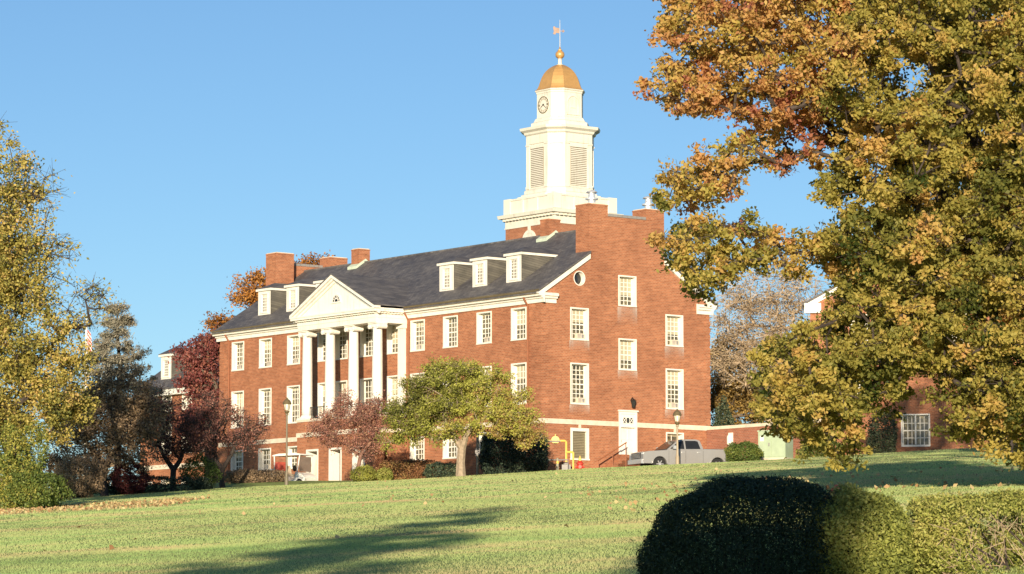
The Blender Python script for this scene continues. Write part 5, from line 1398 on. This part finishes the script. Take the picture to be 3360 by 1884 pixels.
# shrubs and hedges -------------------------------------------------
def shrub(name, label, cat, c, rad, n, ls, lm, t=0.5, power=2.0, holes=0.0, lump=0.10, stems=14, aspect=0.5, group=None, zmin=-1.0, core=True, inner=0.75, tz=0.0, shear=0.0, carve=None, shoots=0):
    """clipped or natural shrub: a thick layer of leaves over a lumpy (super)ellipsoid, with stems inside"""
    o = thing(name, label, cat, tuple(c), 0, group); rad = np.array(rad, float)
    u = unit(rng.normal(size=(n, 3))); u = u[u[:, 2] > zmin]
    k = (np.abs(u) ** power).sum(1) ** (-1.0 / power); s = u * k[:, None]
    ph = rng.uniform(0, 6, 3)
    lm_ = 1 + lump * (np.sin(u[:, 0] * 5 + ph[0]) * np.sin(u[:, 1] * 4 + ph[1]) + 0.6 * np.sin(u[:, 2] * 7 + u[:, 0] * 8 + ph[2]))
    r = 1 - (1 - inner) * rng.uniform(0, 1, len(u)) ** 1.6
    P = s * (lm_ * r)[:, None] * rad + rng.normal(0, ls * 0.35, u.shape)
    P[:, 0] += shear * P[:, 2]
    if holes:
        hv = np.sin(u[:, 0] * 13 + ph[1]) * np.sin(u[:, 1] * 11 + ph[2]) * np.sin(u[:, 2] * 12 + ph[0]); P = P[hv < 0.55 - holes]; u = u[hv < 0.55 - holes]
    if carve:
        cm_ = (((P[:, 0] - carve[0]) / carve[2]) ** 2 + ((P[:, 2] - carve[1]) / carve[3]) ** 2 < rng.uniform(0.3, 1.2, len(P))) & (P[:, 1] < 0); P = P[~cm_]; u = u[~cm_]
    if shoots:
        k2 = rng.choice(len(P), shoots); q = P[k2]; up_ = q * np.array([0.10, 0.10, 0.0]) + np.stack([rng.normal(0, .03, shoots), rng.normal(0, .03, shoots), rng.uniform(0.05, 0.17, shoots)], -1)
        ad = np.concatenate([q + up_ * f for f in (0.3, 0.55, 0.8, 1.0)]); P = np.concatenate([P, ad]); u = np.concatenate([u, np.tile(u[k2], (4, 1))]); holes = 1
    N_ = unit(s[:len(P)]) if not (holes or carve) else u
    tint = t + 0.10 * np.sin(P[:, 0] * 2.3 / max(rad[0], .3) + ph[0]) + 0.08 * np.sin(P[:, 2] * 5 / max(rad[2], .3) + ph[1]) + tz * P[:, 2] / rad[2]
    fast_mesh('leaves', leaf_quads(P, ls * rng.uniform(0.6, 1.3, len(P)), aspect, 0.15, N_ * 0.7), 4, LEAF[lm], o, tint)
    if stems:
        a = rng.uniform(0, 2 * math.pi, stems); e = np.stack([np.cos(a) * rad[0] * 0.75, np.sin(a) * rad[1] * 0.75, rng.uniform(0.1, 0.7, stems) * rad[2]], -1)
        p0 = np.stack([np.cos(a) * rad[0] * 0.15, np.sin(a) * rad[1] * 0.15, np.full(stems, -rad[2] * 0.98)], -1); md = (p0 + e) / 2 + rng.normal(0, 0.08, (stems, 3)) * rad
        w = 0.012 * max(rad); fast_mesh('stems', np.concatenate([tubes(p0, md, np.full(stems, w), np.full(stems, w * .8), 4), tubes(md, e, np.full(stems, w * .8), np.full(stems, w * .4), 4)]), 4, M['bark_dark'], o)
    return o

def pshrub(name, label, cat, px, py, Y, rx, rz, n, ls, lm, ry=None, low=False, **kw):
    m = ppm(Y); c = at(px, py, Y); top = c.z + rz / m; zg = float(gz(c.x, Y)) - 0.06; rz = (top - zg) / 2 * m; c.z = (top + zg) / 2
    if low: c.z = zg + 0.32 * (top - zg); rz = 0.68 * (top - zg) * m; kw['zmin'] = -0.5
    return shrub(name, label, cat, c, (rx / m, (ry or rx) / m, rz / m), n, ls, lm, **kw)
# foreground
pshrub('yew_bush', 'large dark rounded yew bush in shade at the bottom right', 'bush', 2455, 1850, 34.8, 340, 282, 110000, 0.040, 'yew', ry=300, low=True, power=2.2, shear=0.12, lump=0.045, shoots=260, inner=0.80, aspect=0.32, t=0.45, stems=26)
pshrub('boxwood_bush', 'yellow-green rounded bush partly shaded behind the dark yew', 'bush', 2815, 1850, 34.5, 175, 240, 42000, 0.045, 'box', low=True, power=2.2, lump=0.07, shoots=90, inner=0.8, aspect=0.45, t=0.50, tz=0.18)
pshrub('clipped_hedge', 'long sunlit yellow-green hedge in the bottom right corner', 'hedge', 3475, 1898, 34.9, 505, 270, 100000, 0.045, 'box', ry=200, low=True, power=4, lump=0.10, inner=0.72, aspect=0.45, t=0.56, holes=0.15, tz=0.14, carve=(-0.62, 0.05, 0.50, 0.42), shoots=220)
pshrub('red_shrub', 'small reddish shrub top showing behind the dark yew bush', 'bush', 2745, 1665, 37.0, 60, 60, 4500, 0.045, 'burgundy', t=0.6)
# bare twigs in the hedge
def dry_twigs():
    n = 150; c = np.array(at(3230, 1760, 34.45)); o = thing('dry_branches', 'tangle of bare tan twigs in the dead patch of the sunlit hedge', 'branches', tuple(c))
    p0 = np.stack([rng.uniform(-0.42, 0.46, n), rng.uniform(-0.12, 0.15, n), rng.uniform(-0.42, 0.15, n)], -1); a = rng.normal(2.1, 0.8, n)
    ln = rng.uniform(0.06, 0.30, n); p1 = p0 + np.stack([np.cos(a) * ln, rng.normal(-0.05, 0.08, n), np.sin(a) * ln * 0.8], -1); w = rng.uniform(0.002, 0.0055, n)
    fast_mesh('twigs', tubes(p0, p1, w, w * 0.5, 4), 4, M['twig_tan'], o)
dry_twigs()
# along the hall
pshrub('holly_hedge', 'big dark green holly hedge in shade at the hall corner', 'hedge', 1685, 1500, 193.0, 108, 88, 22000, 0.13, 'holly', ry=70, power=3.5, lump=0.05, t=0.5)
pshrub('rust_hedge', 'low rust-brown hedge left of the pale tree trunk', 'hedge', 1350, 1548, 190.5, 105, 38, 9000, 0.11, 'rust', ry=50, power=3, lump=0.08, t=0.5)
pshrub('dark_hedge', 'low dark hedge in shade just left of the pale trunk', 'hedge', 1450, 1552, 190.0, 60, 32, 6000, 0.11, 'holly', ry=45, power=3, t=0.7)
pshrub('yellow_shrub', 'little yellowish shrub at the left end of the rust hedge', 'bush', 1262, 1562, 189.5, 26, 26, 2500, 0.10, 'box', t=0.6)
pshrub('low_shrub', 'low brown shrub under the reddish crab apple', 'bush', 1195, 1560, 191, 45, 30, 3500, 0.10, 'hawthorn', t=0.4)
pshrub('rounded_shrub', 'rounded green shrub beside the rear of the pickup truck', 'bush', 2440, 1498, 187.5, 62, 46, 8000, 0.11, 'green', t=0.62, lump=0.12)
pshrub('conical_shrub', 'dark conical shrub behind the low brick wall', 'bush', 2375, 1370, 219, 42, 62, 6000, 0.16, 'holly', t=0.75, power=1.7)
pshrub('green_shrub', 'green shrub right of the pale green transformer', 'bush', 2700, 1478, 189, 75, 34, 6000, 0.11, 'green', t=0.65, lump=0.12)
pshrub('corner_shrub', 'dark shrub against the shaded wall of the house behind the oak', 'bush', 2895, 1400, 208, 48, 60, 5000, 0.15, 'holly', t=0.8)
pshrub('shaded_shrub', 'green shrub between the two dark crab apple trunks', 'bush', 655, 1545, 184.5, 62, 50, 6000, 0.11, 'green', t=0.35, lump=0.15)
pshrub('maroon_shrub', 'dark maroon shrub under the trees left of the hall', 'bush', 425, 1560, 181, 65, 50, 7000, 0.11, 'burgundy', t=0.1, lump=0.12)
pshrub('hedge_row', 'long low dark hedge in shade beneath the left trees', 'hedge', 470, 1590, 183, 215, 26, 12000, 0.11, 'holly', ry=45, power=4, t=0.55)
pshrub('hedge_row', 'low brown hedge before the left basement windows of the hall', 'hedge', 835, 1570, 196, 95, 26, 7000, 0.11, 'brown', ry=40, power=4, t=0.4)
pshrub('bright_shrub', 'bright green and yellow leafy shrub at the left edge', 'bush', 60, 1500, 138, 85, 95, 12000, 0.13, 'green', t=0.80, lump=0.30)
pshrub('skirt_shrub', 'green leafy shrub touching the lawn at the foot of the yellow tree', 'bush', 120, 1590, 136, 95, 50, 9000, 0.12, 'green', t=0.62, lump=0.28)
pshrub('brown_shrub', 'brown twiggy shrub left of the maroon shrub', 'bush', 255, 1555, 176, 85, 62, 8000, 0.12, 'brown', t=0.55, lump=0.16)

# ------------------------------------------------------------------ trees behind the photographer that shade the lawn and the yew, then two trees added for shade
b = np.array([-7.2, -3.0, float(gz(-7.2, -3)) - 0.1]); k = 115
cc = []
for i in range(k):
    f = rng.uniform(0, 1) ** 0.8; z = b[2] + 19.2 - 12.5 * f; r = 0.15 + 3.3 * f ** 0.85; a = rng.uniform(0, 6.28); q = rng.uniform(0.1, 1) ** 0.6
    cc.append((b[0] + r * q * math.cos(a), b[1] + r * q * math.sin(a), z))
make_tree('lawn_tree', 'tall airy tree behind the camera that shades the lawn', 'tree', b, [b + np.array([0.0, 0, 18.6])], np.array(cc), 0.55, 0.5, 0.30, LEAF['yellow'], M['bark'], 75, 0.24, twigs=6, twr=0.012, flat=0.45)
b = np.array([-0.98, -8.0, float(gz(-0.98, -8)) - 0.1]); cc = []
for i in range(270):
    f = rng.uniform(0, 1); z = b[2] + 6.3 + 8.0 * f; r = 1.25 * math.sin(math.pi * min(1, 0.25 + 0.75 * f)) ** 0.6; a = rng.uniform(0, 6.28); q = rng.uniform(0, 1) ** 0.5
    cc.append((b[0] + r * q * math.cos(a), b[1] + r * q * math.sin(a), z))
make_tree('column_tree', 'dense narrow evergreen behind the camera that shades the yew', 'tree', b, [b + np.array([0, 0, 13.5])], np.array(cc), 0.42, 0.5, 0.2, LEAF['green'], M['bark'], 230, 0.18, twigs=3, twr=0.01)
b = np.array([22.8, 150.0, float(gz(22.8, 150)) - 0.1]); cs = b + np.array([0, 0, 12.8]) + unit(rng.normal(size=(210, 3))) * (rng.uniform(0, 1, (210, 1)) ** 0.33) * np.array([5.5, 5.5, 9.2])  # tree added to shade the house and the top of the lawn
make_tree('added_shade_oak', 'golden oak added between the big oak and the brick house for shade', 'tree', b, [b + np.array([0, 0, 8.0]), b + np.array([0.5, 0, 15.0])], cs, 1.0, 0.45, 0.45, LEAF['oak'], M['bark_dark'], 130, 0.2, twigs=4)

b = np.array([-27.6, 110.0, float(gz(-27.6, 110)) - 0.1]); cs = b + np.array([0, 0, 25.2]) + unit(rng.normal(size=(150, 3))) * (rng.uniform(0, 1, (150, 1)) ** 0.36) * np.array([2.2, 2.2, 4.6])  # added unseen tree, high crown shaped to shade the lower far end of the hall
make_tree('added_shade_tree', 'very tall tree added outside the left edge to shade the far left end of the hall', 'tree', b, [b + np.array([0, 0, 12.0]), b + np.array([0.2, 0, 28.0])], cs, 0.85, 0.5, 0.4, LEAF['yellow'], M['bark_dark'], 75, 0.26, twigs=3)

# fallen leaves
def fallen():
    P = []
    for n, x0, x1, y0, y1 in ((2300, -27, -13, 122, 142), (90, -16, 10, 60, 180), (260, 2, 16, 72, 110)):
        x = rng.uniform(x0, x1, n); y = rng.uniform(y0, y1, n); P.append(np.stack([x, y, gz(x, y) + rng.uniform(0.03, 0.075, n)], -1))
    P = np.concatenate(P); P = P[P[:, 0] > -0.18 * P[:, 1] - 3]
    tag(fast_mesh('fallen_leaves', leaf_quads(P, rng.uniform(0.09, 0.17, len(P)), 0.8, 0.6), 4, LEAF['dead'], None, np.full(len(P), 0.5)), 'orange and tan fallen leaves scattered on the lawn', 'leaves', kind='stuff')
fallen()
